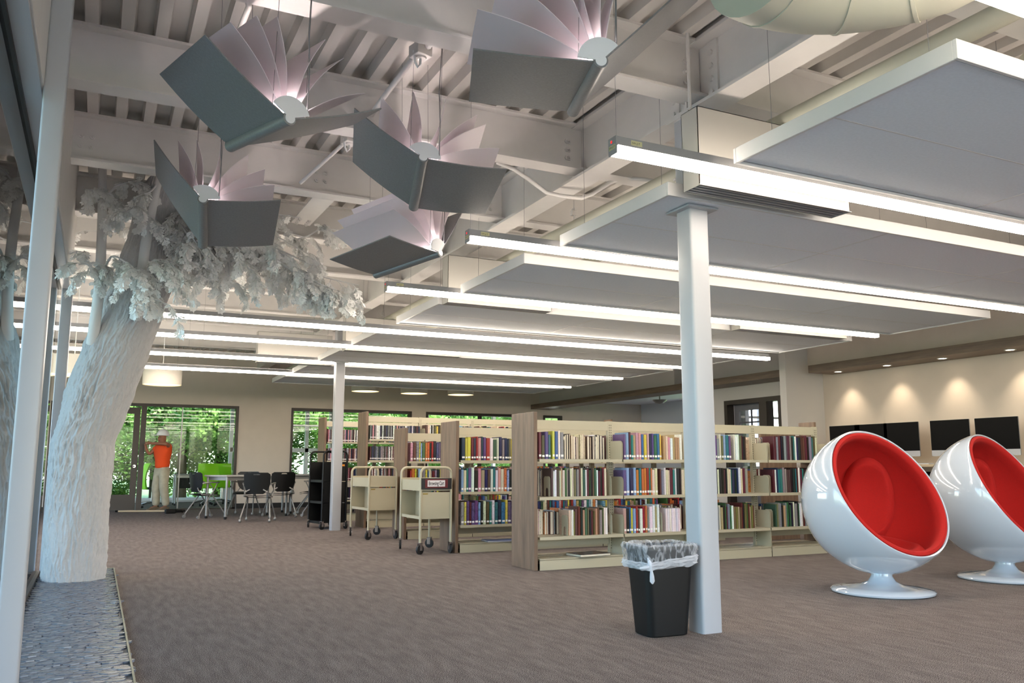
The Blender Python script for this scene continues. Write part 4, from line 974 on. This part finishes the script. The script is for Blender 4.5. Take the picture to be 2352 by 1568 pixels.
# ================================================================= BALL CHAIRS
def ball_chair(x, y, rz, label):
    t = thing('ball_chair', label, 'chair', (x, y, 0), 0, group='white ball chairs with red lining')
    Rb = .585; c = Vector((0, 0, .725)); n = Vector((-math.sin(rz)*.875, -math.cos(rz)*.875, .485)).normalized()
    Rm = n.to_track_quat('Z', 'Y').to_matrix().to_4x4(); M = Matrix.Translation(c) @ Rm
    cut = .26*Rb; a0 = math.acos(cut/Rb); N = 40; Ri = Rb-.018
    prof = [(Rb*math.sin(a), Rb*math.cos(a)) for a in [PI-.001-(PI-a0)*i/N for i in range(N+1)]]
    rr = Rb*math.sin(a0)
    prof += [(rr-.004, cut+.006), (rr-.014, cut+.004), (rr-.018, cut-.004)]
    prof += [(Ri*math.sin(a), Ri*math.cos(a)) for a in [a0+.04+(PI-a0-.04)*i/N for i in range(N)]]
    MB().lathe(prof, 96, M=M).build('shell', M_plas, t, smooth=True)
    Rl = Ri-.008; al = math.acos((cut-.01)/Rl)
    pl = [(rr-.018, cut-.012), (rr-.024, cut+.006), (rr-.045, cut+.01), (rr-.062, cut-.004), (rr-.07, cut-.03)]
    Rl2 = Rl-.045; pl += [(Rl2*math.sin(a), Rl2*math.cos(a)) for a in [al+.16+(PI-al-.161)*i/N for i in range(N+1)]]
    MB().lathe(pl, 96, M=M).build('lining', M_redf, t, smooth=True)
    # cushions: bulged sheets hugging the inside
    def cushion(cd, hw, hh, th, nm_):
        mb = MB(); cd = cd.normalized(); ux = cd.cross(Vector((0, 0, 1))).normalized(); uy = ux.cross(cd)
        nu, nv = 24, 24
        def P(u, v, inner):
            a = (u*2-1); b_ = (v*2-1)
            # squircle mapping
            aa = a*math.sqrt(1-b_*b_/2)*1.0; bb = b_*math.sqrt(1-a*a/2)
            d_ = (cd+ux*aa*hw+uy*bb*hh).normalized()
            e = max(abs(a), abs(b_)); tk = th*math.sqrt(max(0, 1-e**9))
            rad = Rl2-.004-(tk if inner else 0)
            return c+d_*rad
        mb.grid(lambda u, v: P(u, v, True), nu, nv); mb.grid(lambda u, v: P(u, v, False), nu, nv)
        mb.build(nm_, M_redf, t, smooth=True)
    rz_ = Matrix.Rotation(-rz, 3, 'Z')
    cushion(rz_ @ Vector((0, .12, -1)), 1.05, 1.0, .07, 'seat_cushion')
    for sg in (-1, 1): cushion(rz_ @ Vector((sg*math.sin(.7), math.cos(.7), .0)), .47, .94, .068, 'back_cushion')
    MB().lathe([(.0005, 0), (.375, 0), (.39, .01), (.392, .022), (.375, .036), (.28, .05), (.16, .066), (.105, .09), (.08, .13), (.078, .15), (.0005, .15)], 72).build('pedestal', M_plas, t, smooth=True)
    return t
ball_chair(5.725, 4.93, .0, 'white ball chair with red lining, the complete one nearer the bookcases')
ball_chair(7.37, 5.0, -.2, 'white ball chair with red lining cut off by the right edge')
# ================================================================= WASTE BIN
t = thing('waste_bin', 'black rectangular waste bin with clear plastic liner in front of the near column', 'bin', (3.137, 4.345, 0), -.06)
bw = MB(); Nn = 7
def rr_at(z, grow=0):
    k_ = z/.52; return rrect(.137+.036*k_+grow, .105+.03*k_+grow, .045, Nn)
zs = [0, .006, .05, .2, .35, .5, .515]
n_ = len(rr_at(0)); rows = [[(x, y, z) for x, y in rr_at(z, -.006 if z == 0 else 0)] for z in zs]
rows += [[(x, y, .525) for x, y in rr_at(.52, .010)], [(x, y, .505) for x, y in rr_at(.52, .012)]]
def loft(mb, rows, mi=0):
    k_ = len(mb.v); n = len(rows[0])
    for r_ in rows: mb.v += r_
    for i in range(len(rows)-1):
        for j in range(n): mb.f.append((k_+i*n+j, k_+i*n+(j+1) % n, k_+(i+1)*n+(j+1) % n, k_+(i+1)*n+j)); mb.m.append(mi)
rows_in = [[(x, y, z) for x, y in rr_at(z, -.004)] for z in (.52, .3, .02)]
loft(bw, rows[:7]); bw.f.append(tuple(range(n_-1, -1, -1))); bw.m.append(0)
loft(bw, [rows[6], rows[7], rows[8]]); loft(bw, rows_in); bw.f.append(tuple(len(bw.v)-n_+i for i in range(n_))); bw.m.append(0)
bw.build('body', mat('bin_black', (9, 9, 10), .45, spec=.35), t, smooth=True)
M_film = filmmat('bin_liner', (232, 234, 240), .24, .4)
nn = M_film.node_tree; mixn = [q for q in nn.nodes if q.type == 'MIX_SHADER' and q.outputs[0].links[0].to_node.type == 'OUTPUT_MATERIAL'][0]
tcf = nn.nodes.new('ShaderNodeTexCoord'); mpf = nn.nodes.new('ShaderNodeMapping'); mpf.inputs['Scale'].default_value = (14, 14, 5); mpf.inputs['Rotation'].default_value = (0, .5, .3)
nzf = nn.nodes.new('ShaderNodeTexNoise'); nzf.inputs['Scale'].default_value = 2.2; nzf.inputs['Detail'].default_value = 3; nzf.inputs['Distortion'].default_value = 1.2
crf = nn.nodes.new('ShaderNodeValToRGB'); crf.color_ramp.elements[0].position = .42; crf.color_ramp.elements[0].color = (.12, .12, .12, 1); crf.color_ramp.elements[1].position = .68; crf.color_ramp.elements[1].color = (.62, .62, .62, 1)
nn.links.new(tcf.outputs['Object'], mpf.inputs[0]); nn.links.new(mpf.outputs[0], nzf.inputs[0]); nn.links.new(nzf.outputs[0], crf.inputs[0]); nn.links.new(crf.outputs[0], mixn.inputs[0])
M_film2 = filmmat('bin_liner_folds', (236, 238, 244), .72, .4)
rnd2 = random.Random(5)
def densify(poly, n):
    out = []; L = sum((Vector(poly[i])-Vector(poly[(i+1) % len(poly)])).length for i in range(len(poly))); st = L/n; acc = 0; i = 0
    P_ = [Vector(p) for p in poly]; pos = 0; seg = 0; cur = P_[0].copy(); out = []
    for k_ in range(n):
        target = k_*st; 
        acc = 0
        for i in range(len(P_)):
            a = P_[i]; b_ = P_[(i+1) % len(P_)]; l = (b_-a).length
            if acc+l >= target: out.append(a.lerp(b_, (target-acc)/l if l else 0)); break
            acc += l
    return out
NN = 160
def lrow(z, grow, wr, seed, tilt=0):
    base = densify(rr_at(min(z, .52), grow), NN); out = []
    for i, p in enumerate(base):
        w_ = 1+wr*noise.noise(Vector((i*.35, z*8+seed, seed)))*1.2
        out.append((p.x*w_, p.y*w_, z+.012*noise.noise(Vector((i*.12, seed, 0)))*(1 if z > .4 else .6)+tilt*(p.x)))
    return out
lm = MB(); loft(lm, [lrow(.40, -.008, .02, 9), lrow(.47, -.008, .02, 7), lrow(.528, -.004, .01, 3), lrow(.540, .006, .01, 3), lrow(.538, .018, .02, 3), lrow(.52, .022, .03, 4), lrow(.50, .022, .045, 5), lrow(.475, .02, .05, 6), lrow(.45, .018, .045, 7, .04), lrow(.43, .014, .03, 8, .08)])
lm.build('liner', M_film, t, smooth=True)
lm = MB(); loft(lm, [lrow(.455, .021, .03, 18, .10), lrow(.448, .026, .03, 11, .10), lrow(.44, .023, .03, 12, .09), lrow(.43, .028, .03, 13, .09), lrow(.42, .024, .03, 14, .08), lrow(.41, .026, .03, 15, .08), lrow(.402, .018, .02, 16, .06), lrow(.40, .010, .02, 17, .06)])
lm.build('liner_band', M_film2, t, smooth=True)
MB().tube([(-.165, -.135, .47), (-.158, -.145, .43), (-.155, -.148, .415), (-.153, -.15, .40), (-.147, -.146, .36), (-.143, -.142, .33), (-.14, -.14, .315)], [.006, .013, .01, .006, .013, .015, .005], 10).tube([(-.155, -.148, .415), (-.19, -.14, .41), (-.215, -.12, .405)], [.008, .01, .004], 8).build('liner_knot', filmmat('knot', (238, 240, 246), .85, .35), t, smooth=True)
#PART3_END
# ================================================================= COMPUTERS
ct = thing('counter', 'long tan counter holding the computers along the beige wall', 'counter', (11.2, 3.5, -.085))
o = MB().box(-.35, .38, -4, YS-3.6, 1.075, 1.115).build('worktop', M_tan, ct); bevel(o, .004)
for yy_ in (-3.9, -1.5, .9, 3.2, 5.5, 7.2): MB().box(-.3, .3, yy_, yy_+.04, .085, 1.075).build('support', M_wood, ct)
MB().box(.3, .34, -3.8, YS-3.7, .2, 1.0).build('back_panel', M_black, ct)
def monitor(x, y, rz, label):
    t = thing('monitor', label, 'monitor', (x, y, 1.03), rz, group='computers on the tan counter')
    z0 = .115
    f = MB().prism(rrect(.315, .26, .012, 4), 0, .012, 'y', M=Matrix.Translation((0, 0, z0+.26))).build('case', M_grey, t)
    MB().box(-.312, .312, -.002, 0, z0+.085, z0+.517).build('screen', M_screen, t)
    MB().box(-.312, .312, -.002, 0, z0+.003, z0+.085).lathe([(.0005, 0), (.012, 0), (.012, .001)], 16, 0, M=Matrix.Translation((0, -.003, z0+.045)) @ Matrix.Rotation(PI/2, 4, 'X')).build('chin', mat('alu_chin', (190, 190, 194), .4), t)
    MB().lathe([(.0005, 0), (.011, 0)], 16, M=Matrix.Translation((0, -.0045, z0+.045)) @ Matrix.Rotation(PI/2, 4, 'X')).build('emblem', M_black, t)
    MB().box(-.09, .09, .01, .016, .01, z0+.2).box(-.1, .1, -.09, .09, 0, .01).build('stand', M_grey, t)
    return t
mlab = ['black screened computer fully visible between the two ball chairs', 'black screened computer above the right ball chair', 'black screened computer behind the top of the left ball chair, right one', 'black screened computer behind the top of the left ball chair, middle one', 'black screened computer at the far end of the counter by the white return wall']
for (px, lab) in zip((2182, 2290, 2070, 2000, 1940), mlab):
    p = at(px, 1000, X=11.05); monitor(11.05, p.y, -PI/2-.0, lab)
p = at(2160, 1040, X=10.98); t = thing('mouse', 'small white mouse on the counter edge', 'mouse', (10.93, p.y, 1.03)); MB().lathe([(.055, 0), (.055, .012), (.04, .028), (.0005, .034)], 20, sx=1.0, sy=.6).build('shell', M_white, t, smooth=True)
t = thing('keyboard', 'white keyboard on the counter in front of the computer', 'keyboard', (10.97, p.y+.35, 1.03)); MB().box(-.06, .06, -.2, .2, 0, .01).build('base', M_white, t)
kb = MB()
for a in range(4):
    for b_ in range(12): kb.box(-.05+a*.025, -.03+a*.025, -.19+b_*.032, -.163+b_*.032, .01, .013)
kb.build('keys', M_edge, t)['kind'] = 'stuff'
# bookcase wooden cabinet behind far monitors
# ================================================================= TABLES AND CHAIRS
def table(x, y, rz, L, D, label, top=.83, mt=None, panel=False):
    t = thing('table', label, 'table', (x, y, 0), rz, group='grey tables by the far wall')
    bevel(MB().box(0, L, 0, D, top-.03, top).build('tabletop', mat('table_grey', (168, 166, 164), .5), t), .004)
    MB().box(.06, L-.06, .05, .07, top-.1, top-.03).box(.06, L-.06, D-.07, D-.05, top-.1, top-.03).box(.05, .07, .05, D-.05, top-.1, top-.03).box(L-.07, L-.05, .05, D-.05, top-.1, top-.03).build('apron', M_grey, t)
    if panel: MB().box(.15, L-.15, D-.08, D-.07, top-.38, top-.1).build('modesty_panel', M_black, t)
    for lx, ly in ((.05, .05), (L-.05, .05), (.05, D-.05), (L-.05, D-.05)):
        l_ = MB().tube([(lx, ly, .05), (lx, ly, top-.03)], .024, 12).build('leg', M_grey, t, smooth=True)
        MB().lathe([(.0005, 0), (.02, 0), (.027, .012), (.027, .04), (.02, .052), (.0005, .052)], 12).build('caster', M_black, l_, smooth=True, loc=(lx, ly, 0))
    return t
table(1.93, 17.62, .497-.0, 1.55, .70, 'grey rectangular table nearest the storefront glass, black casters')
bpy.data.objects['table'].location = (1.906+.35, 16.95, 0); bpy.data.objects['table'].rotation_euler = (0, 0, .497)
table(3.75, 18.4, .1, 1.5, .7, 'grey table behind the black chairs, beside the white framed window')
def chair_parts():
    t = thing('office_chair', '', 'chair', (0, 0, 0), 0, group='black chairs with grey frames round the tables')
    # faces +Y (front at +Y), back at -Y
    sm = MB()
    def seatP(u, v):
        a = u*2-1; b_ = v*2-1; aa = a*math.sqrt(1-b_*b_/2.6); bb = b_*math.sqrt(1-a*a/2.6)
        return (aa*.235, bb*.235, .47-.02*(1-a*a)*(1-b_*b_)+(.0 if b_ < .7 else -.02*(b_-.7)/.3))
    sm.grid(seatP, 10, 10); k_ = len(sm.v); sm.grid(lambda u, v: tuple(c_-(.03 if i_ == 2 else 0) for i_, c_ in enumerate(seatP(u, v))), 10, 10)
    sm.build('seat', mat('seat_grey', (58, 58, 56), .8), t, smooth=True)
    # backrest with a hand hole
    out = []; N = 40
    pts = [(-.14, .50), (.14, .50), (.2, .58), (.235, .68), (.235, .86), (.215, .885), (-.215, .885), (-.235, .86), (-.235, .68), (-.2, .58)]
    hole = [(-.06, .845), (.06, .845), (.045, .865), (-.045, .865)]
    def bp(x, z, o=0): return (x, -.235-.05*(z-.5)/.38+.10*(x/.235)**2*.5+o, z)
    mb = MB()
    # strips built between an inner and outer loop sampled at same angles
    def ray_poly(poly, c, a):
        d_ = Vector((math.cos(a), math.sin(a))); best = None
        for i in range(len(poly)):
            p = Vector(poly[i])-Vector(c); q_ = Vector(poly[(i+1) % len(poly)])-Vector(c); e = q_-p; den = d_.x*e.y-d_.y*e.x
            if abs(den) < 1e-9: continue
            tt = (p.x*e.y-p.y*e.x)/den; ss = (p.x*d_.y-p.y*d_.x)/den
            if tt > 0 and 0 <= ss <= 1: best = tt if best is None else max(best, tt)
        return Vector(c)+d_*best
    c_ = (0, .855); ho = [ray_poly(hole, c_, 2*PI*i/N) for i in range(N)]; ou = [ray_poly(pts, c_, 2*PI*i/N) for i in range(N)]
    for o_ in (0, -.012):
        k_ = len(mb.v)
        for st in range(5):
            for i in range(N): q_ = ho[i].lerp(ou[i], st/4); mb.v.append(bp(q_.x, q_.y, o_))
        for st in range(4):
            for i in range(N): mb.f.append((k_+st*N+i, k_+st*N+(i+1) % N, k_+(st+1)*N+(i+1) % N, k_+(st+1)*N+i)); mb.m.append(0)
    h_ = len(mb.v)//2
    for st in (0, 4):
        for i in range(N): mb.f.append((st*N+i, st*N+(i+1) % N, h_+st*N+(i+1) % N, h_+st*N+i)); mb.m.append(0)
    mb.build('backrest', M_black, t, smooth=True)
    for s in (-1, 1):
        MB().tube([(s*.12, -.25, .58), (s*.19, -.27, .54), (s*.225, -.22, .46), (s*.225, .1, .44)], .012, 8).build('back_frame', M_grey, t, smooth=True)
        MB().tube([(s*.24, -.22, .67), (s*.27, -.1, .69), (s*.27, .12, .69)], .014, 8).tube([(s*.27, .08, .685), (s*.265, .02, .55), (s*.24, -.04, .45)], .011, 8).tube([(s*.27, -.1, .685), (s*.262, 0, .56), (s*.24, .02, .45)], .009, 8).build('armrest', M_grey, t, smooth=True)
        for e in (-1, 1):
            l_ = MB().tube([(s*.20, e*.02, .44), (s*.23, e*.16, .25), (s*.26, e*.27, .085)], [.014, .013, .012], 8).build('leg', M_grey, t, smooth=True)
            MB().lathe([(.0005, -.018), (.028, -.018), (.03, -.01), (.03, .01), (.028, .018), (.0005, .018)], 14, M=Matrix.Translation((s*.26, e*.29, .03)) @ Matrix.Rotation(PI/2, 4, 'Y')).box(s*.26-.006, s*.26+.006, e*.27-.01, e*.27+.01, .03, .09).build('caster', M_grey, l_, smooth=True)
    return t
oc = chair_parts()
chairs = [(470, 1189, -1.15, 'black chair left of the nearest grey table, its back toward the storefront'), (592, 1197, -.35, 'black chair with a grey frame, its back to the camera, left of the pair'), (641, 1186, .05, 'black chair with its back to the camera, right of the pair'), (712, 1180, 1.25, 'black chair turned sideways facing left beside the white framed window'), (737, 1185, .9, 'black chair partly hidden behind the black book cart'), (560, 1181, 2.7, 'black chair on the far side of the nearest grey table')]
for i, (px, py, rz, lab) in enumerate(chairs):
    p = at(px, py, Z=0)
    if i == 0: oc.location = (p.x, p.y, 0); oc.rotation_euler = (0, 0, rz); oc['label'] = lab
    else: dup(oc, (p.x, p.y, 0), rz, lab)
# green task chairs in the room beyond
def task_chair():
    t = thing('task_chair', '', 'chair', group='lime task chairs in the room beyond the glass')
    mb = MB()
    P_ = lambda u, v, o: ((u*2-1)*.27*(1-.12*abs(v*2-1)), -.24-.07*math.sin(PI*v)+.08*(u*2-1)**2+.06*v+o, .45+.62*v)
    mb.grid(lambda u, v: P_(u, v, 0), 10, 12); mb.grid(lambda u, v: P_(u, v, -.03), 10, 12)
    mb.build('backrest', M_green, t, smooth=True)
    MB().lathe([(.0005, .44), (.23, .44), (.25, .465), (.24, .49), (.0005, .5)], 28).build('seat', mat('seat_dark', (70, 74, 82), .7), t, smooth=True)
    MB().tube([(0, 0, .12), (0, 0, .44)], .025, 12).build('gas_post', M_chrome, t)
    for k_ in range(5):
        a = 2*PI*k_/5+.3; l_ = MB().tube([(0, 0, .13), (.14*math.cos(a), .14*math.sin(a), .12), (.3*math.cos(a), .3*math.sin(a), .075)], [.025, .02, .014], 8).build('base_arm', M_chrome, t, smooth=True)
        MB().lathe([(.0005, -.02), (.028, -.02), (.03, 0), (.028, .02), (.0005, .02)], 12, M=Matrix.Translation((.3*math.cos(a), .3*math.sin(a), .03)) @ Matrix.Rotation(PI/2, 4, 'Y')).build('caster', M_black, l_)
    return t
tc_ = task_chair()
for i, (px, Y, rz, lab) in enumerate(((352, 22.6, -1.45, 'lime green task chair seen from the side, left of the man in orange'), (474, 23.0, .1, 'lime green task chair with its back to the glass, behind the nearest table'), (510, 23.6, -.3, 'lime green task chair at the right end of the storefront glass'), (722, 22.9, .4, 'task chair behind the window beside the white mullion'))):
    p = at(px, 1100, Y=Y)
    if i == 0: tc_.location = (p.x, Y, 0); tc_.rotation_euler = (0, 0, rz); tc_['label'] = lab
    else: dup(tc_, (p.x, Y, 0), rz, lab)
p = at(400, 1100, Y=23.6)
table(p.x, 23.6, 0, 1.5, .6, 'white topped table with a black panel in the room beyond the glass', top=.80, panel=True)
# ================================================================= MAN
pm = at(366, 1100, Y=20.95)
man = thing('person', 'person in white hard hat, orange shirt and khaki trousers gripping the glass frame', 'person', (pm.x+.04, 20.9, 0), .55)
def skinned(name, V, E, Rr, m, parent, sub=2, root=0):
    me = bpy.data.meshes.new(name); me.from_pydata([tuple(v) for v in V], E, []); me.materials.append(m)
    o = link(name, me, parent); sk = o.modifiers.new('skin', 'SKIN'); sk.use_smooth_shade = True
    lay = me.skin_vertices[0].data if me.skin_vertices else None
    if lay is None:
        bm = bmesh.new(); bm.from_mesh(me); bm.verts.layers.skin.verify(); bm.to_mesh(me); bm.free(); lay = me.skin_vertices[0].data
    for i, r in enumerate(Rr): lay[i].radius = r if isinstance(r, tuple) else (r, r)
    for i in range(len(V)): lay[i].use_root = (i == root)
    ss = o.modifiers.new('sub', 'SUBSURF'); ss.levels = sub; ss.render_levels = sub
    return o
V = []; E = []; Rr = []
def J(p, r, par=None):
    V.append(p); Rr.append(r)
    if par is not None: E.append((par, len(V)-1))
    return len(V)-1
pel = J((0, 0, .95), (.11, .15)); sp = J((0, 0, 1.15), (.10, .14), pel); ch = J((.0, 0, 1.36), (.11, .17), sp); nk = J((-.02, 0, 1.50), .055, ch); hd0 = J((-.03, 0, 1.58), (.085, .07), nk); hd1 = J((-.035, 0, 1.67), (.098, .08), hd0); hd2 = J((-.03, 0, 1.73), (.08, .07), hd1)
nose = J((-.145, 0, 1.625), .012, hd0)
for s in (-1, 1):
    hp = J((0, s*.09, .9), .09, pel); kn = J((-.03-.02*s, s*.11, .52), .06, hp); an = J((.02-.04*s, s*.12, .09), .042, kn); J((-.13-.04*s, s*.13, .04), .035, an)
def arm(sh, el_, wr, hand, fdir, thumb):
    a = J(sh, .055, ch); b_ = J(el_, .043, a); c_ = J(wr, .03, b_); d_ = J(hand, (.028, .034), c_)
    hv = Vector(hand); fd = Vector(fdir).normalized(); up_ = Vector((0, 0, 1)); sd_ = fd.cross(up_).normalized()
    for q_, ln in zip((-1.5, -.5, .5, 1.5), (.065, .08, .075, .055)):
        b0 = J(tuple(hv+fd*.035+up_*q_*.018), .009, d_); J(tuple(hv+fd*(.035+ln*.6)+up_*q_*.02+sd_*.012), .008, b0)
    th = J(tuple(hv+Vector(thumb)*.03), .011, d_); J(tuple(hv+Vector(thumb)*.055+fd*.025), .009, th)
arm((.01, -.2, 1.43), (-.14, -.325, 1.50), (-.25, .03, 1.51), (-.285, .13, 1.515), (-.6, 1, 0), (0, 0, 1))
arm((-.02, .2, 1.42), (-.18, .25, 1.27), (-.26, .27, 1.40), (-.265, .275, 1.46), (-.1, .1, 1), (-.6, 0, .4))
skinned('body', V, E, Rr, M_skin, man)
M_shirt = mat('orange_shirt', (232, 78, 22), .85); M_khaki = mat('khaki_trousers', (176, 168, 146), .85, noise_amt=.12, noise_scale=9)
V = []; E = []; Rr = []
a_ = J((0, 0, .93), (.15, .19)); a0 = J((0, 0, 1.02), (.155, .19), a_); a1 = J((0, 0, 1.18), (.15, .185), a0); a2 = J((0, 0, 1.36), (.155, .215), a1); a3 = J((-.005, 0, 1.47), (.10, .13), a2)
for sh, el_ in (((.01, -.2, 1.43), (-.06, -.27, 1.47)), ((-.02, .2, 1.42), (-.11, .23, 1.34))):
    b0 = J(sh, .078, a2); J(el_, .07, b0)
skinned('shirt', V, E, Rr, M_shirt, man)
V = []; E = []; Rr = []
p0_ = J((0, 0, 1.04), (.13, .165)); p1_ = J((0, 0, .93), (.14, .175), p0_)
for s in (-1, 1):
    b0 = J((0, s*.095, .84), .125, p1_); b1 = J((-.03-.02*s, s*.11, .52), .105, b0); b2 = J((.02-.04*s, s*.12, .2), .088, b1); J((.02-.04*s, s*.12, .10), .08, b2)
skinned('trousers', V, E, Rr, M_khaki, man)
for s in (-1, 1):
    bevel(MB().prism([(-.2-.04*s, 0), (.09-.04*s, 0), (.09-.04*s, .09), (-.02-.04*s, .1), (-.17-.04*s, .05), (-.2-.04*s, .03)], s*.12-.05, s*.12+.05, 'y').build('shoe', mat('shoe_tan', (112, 98, 80), .8), man), .012, 2)
MB().lathe([(.0005, 1.835), (.05, 1.83), (.09, 1.80), (.118, 1.75), (.125, 1.705), (.14, 1.70), (.142, 1.694), (.12, 1.69), (.1, 1.7)], 28, M=Matrix.Translation((-.03, 0, 0)), sx=1.12).box(-.2, -.12, -.06, .06, 1.692, 1.699).build('hard_hat', M_white, man, smooth=True)
for s in (-1, 1):
    MB().lathe([(.0005, -.004), (.009, -.002), (.0005, .004)], 8, M=Matrix.Translation((-.125, s*.032, 1.655)) @ Matrix.Rotation(PI/2, 4, 'Y')).build('eye', M_black, man)
    MB().lathe([(.0005, -.006), (.03, -.004), (.026, .006), (.0005, .004)], 12, M=Matrix.Translation((-.02, s*.088, 1.625)) @ Matrix.Rotation(PI/2, 4, 'X'), sx=.7).build('ear', M_skin, man)
MB().tube([(-.122, -.025, 1.575), (-.128, 0, 1.575), (-.122, .025, 1.575)], .006, 6).build('mouth', mat('lips', (120, 60, 50), .6), man)
# level and tool on the floor
pa, pb = at(268, 1176, Z=0), at(422, 1175, Z=0)
t = thing('wooden_strip', 'long pale wooden strip with black tips lying on the carpet by the man', 'strip', (0, 0, 0))
u_ = (pb-pa).normalized()
MB().tube([pa+Vector((0, 0, .02))+u_*.03, pb+Vector((0, 0, .02))-u_*.03], .02, 6).build('strip', M_tan, t)
for p in (pa, pb): MB().tube([p+Vector((0, 0, .02))-u_*.03, p+Vector((0, 0, .02))+u_*.03], .022, 6).build('tip', M_black, t)
p = at(394, 1179, Z=0); t = thing('power_tool', 'small black hand tool on the carpet beside the wooden strip', 'tool', (p.x, p.y, 0), .2)
bevel(MB().box(-.14, .08, -.05, .05, 0, .1).build('body', M_black, t), .02, 3); MB().tube([(.08, 0, .05), (.2, .0, .05), (.24, .02, .03)], [.035, .03, .022], 10).build('handle', M_black, t, smooth=True)
# ================================================================= TREES OUTSIDE
M_fol = bpy.data.materials.new('foliage'); M_fol.use_nodes = True
n_ = M_fol.node_tree; b_ = n_.nodes['Principled BSDF']; b_.inputs['Roughness'].default_value = .5
tcn = n_.nodes.new('ShaderNodeTexCoord'); nzn = n_.nodes.new('ShaderNodeTexNoise'); nzn.inputs['Scale'].default_value = 1.3; nzn.inputs['Detail'].default_value = 8
crn = n_.nodes.new('ShaderNodeValToRGB'); crn.color_ramp.elements[0].position = .35; crn.color_ramp.elements[0].color = lin((62, 120, 50)); crn.color_ramp.elements[1].position = .65; crn.color_ramp.elements[1].color = lin((176, 214, 110))
n_.links.new(tcn.outputs['Object'], nzn.inputs[0]); n_.links.new(nzn.outputs[0], crn.inputs[0]); n_.links.new(crn.outputs[0], b_.inputs['Base Color'])
trn = n_.nodes.new('ShaderNodeBsdfTranslucent'); n_.links.new(crn.outputs[0], trn.inputs[0]); mxn = n_.nodes.new('ShaderNodeMixShader'); mxn.inputs[0].default_value = .4
n_.links.new(b_.outputs[0], mxn.inputs[1]); n_.links.new(trn.outputs[0], mxn.inputs[2]); n_.links.new(mxn.outputs[0], n_.nodes['Material Output'].inputs[0])
M_bark = mat('bark', (92, 78, 62), .9, noise_amt=.2, noise_scale=12)
def crown(seed, n=22000):
    r = random.Random(seed); mb = MB(); blobs = [(Vector((r.uniform(-1.6, 1.6), r.uniform(-1.6, 1.6), r.uniform(.4, 6.2))), r.uniform(.8, 1.5)) for _ in range(18)]
    for i in range(n):
        c_, R_ = r.choice(blobs); d_ = Vector((r.gauss(0, 1), r.gauss(0, 1), r.gauss(0, 1))).normalized(); p = c_+d_*R_*(.55+.45*r.random())
        a = Vector((r.gauss(0, 1), r.gauss(0, 1), r.gauss(0, 1))).normalized(); b2 = a.orthogonal().normalized(); s_ = r.uniform(.045, .09)
        if p.z < .1: continue
        mb.add([p-a*s_, p+b2*s_*.5, p+a*s_, p-b2*s_*.5], [(0, 1, 2, 3)])
    return mb.mesh('crown', M_fol)
crowns = [crown(s_) for s_ in (1, 2, 3)]
trk = MB().tube([(0, 0, -.25), (.05, 0, 1.5), (-.05, .1, 3.5), (.1, 0, 5.5)], [.16, .13, .1, .05], 10).mesh('trunk', M_bark, True)
kinds = ['leafy green tree outside behind the glass door, left', 'leafy green tree outside behind the man in orange', 'leafy green tree outside behind the lime chairs', 'leafy green tree outside behind the white framed window', 'leafy green tree outside beyond the far column']
r = random.Random(4)
spots = [(-2.5, 31), (.2, 30.2), (2.7, 31.2), (5.0, 30.1), (7.4, 31), (9.8, 30.2), (12.4, 31), (15, 30.4), (17.5, 31.4), (-.9, 33.6), (2, 34), (4.2, 33.8), (6.3, 34), (8.7, 33.8), (11, 34), (13.6, 33.8), (-4.8, 33)]
for i, (x, y) in enumerate(spots):
    lab = kinds[i] if i < 5 else ('leafy tree outside, in the first row beyond the far bookcases, %s from the left' % ordw[i-5] if i < 9 else ('leafy tree outside in the second row, %s from the left' % ordw[i-9] if i < 17 else 'leafy tree outside the left glass wall, %s one' % ordw[i-17]))
    t = thing('broadleaf_tree', lab, 'tree', (x, y, -.2), r.uniform(0, 6), 'trees outside the windows'); t.scale = (1.15, 1.15, 1.05)
    link('crown', crowns[i % 3], t); link('trunk', trk, t)
#PART4_END
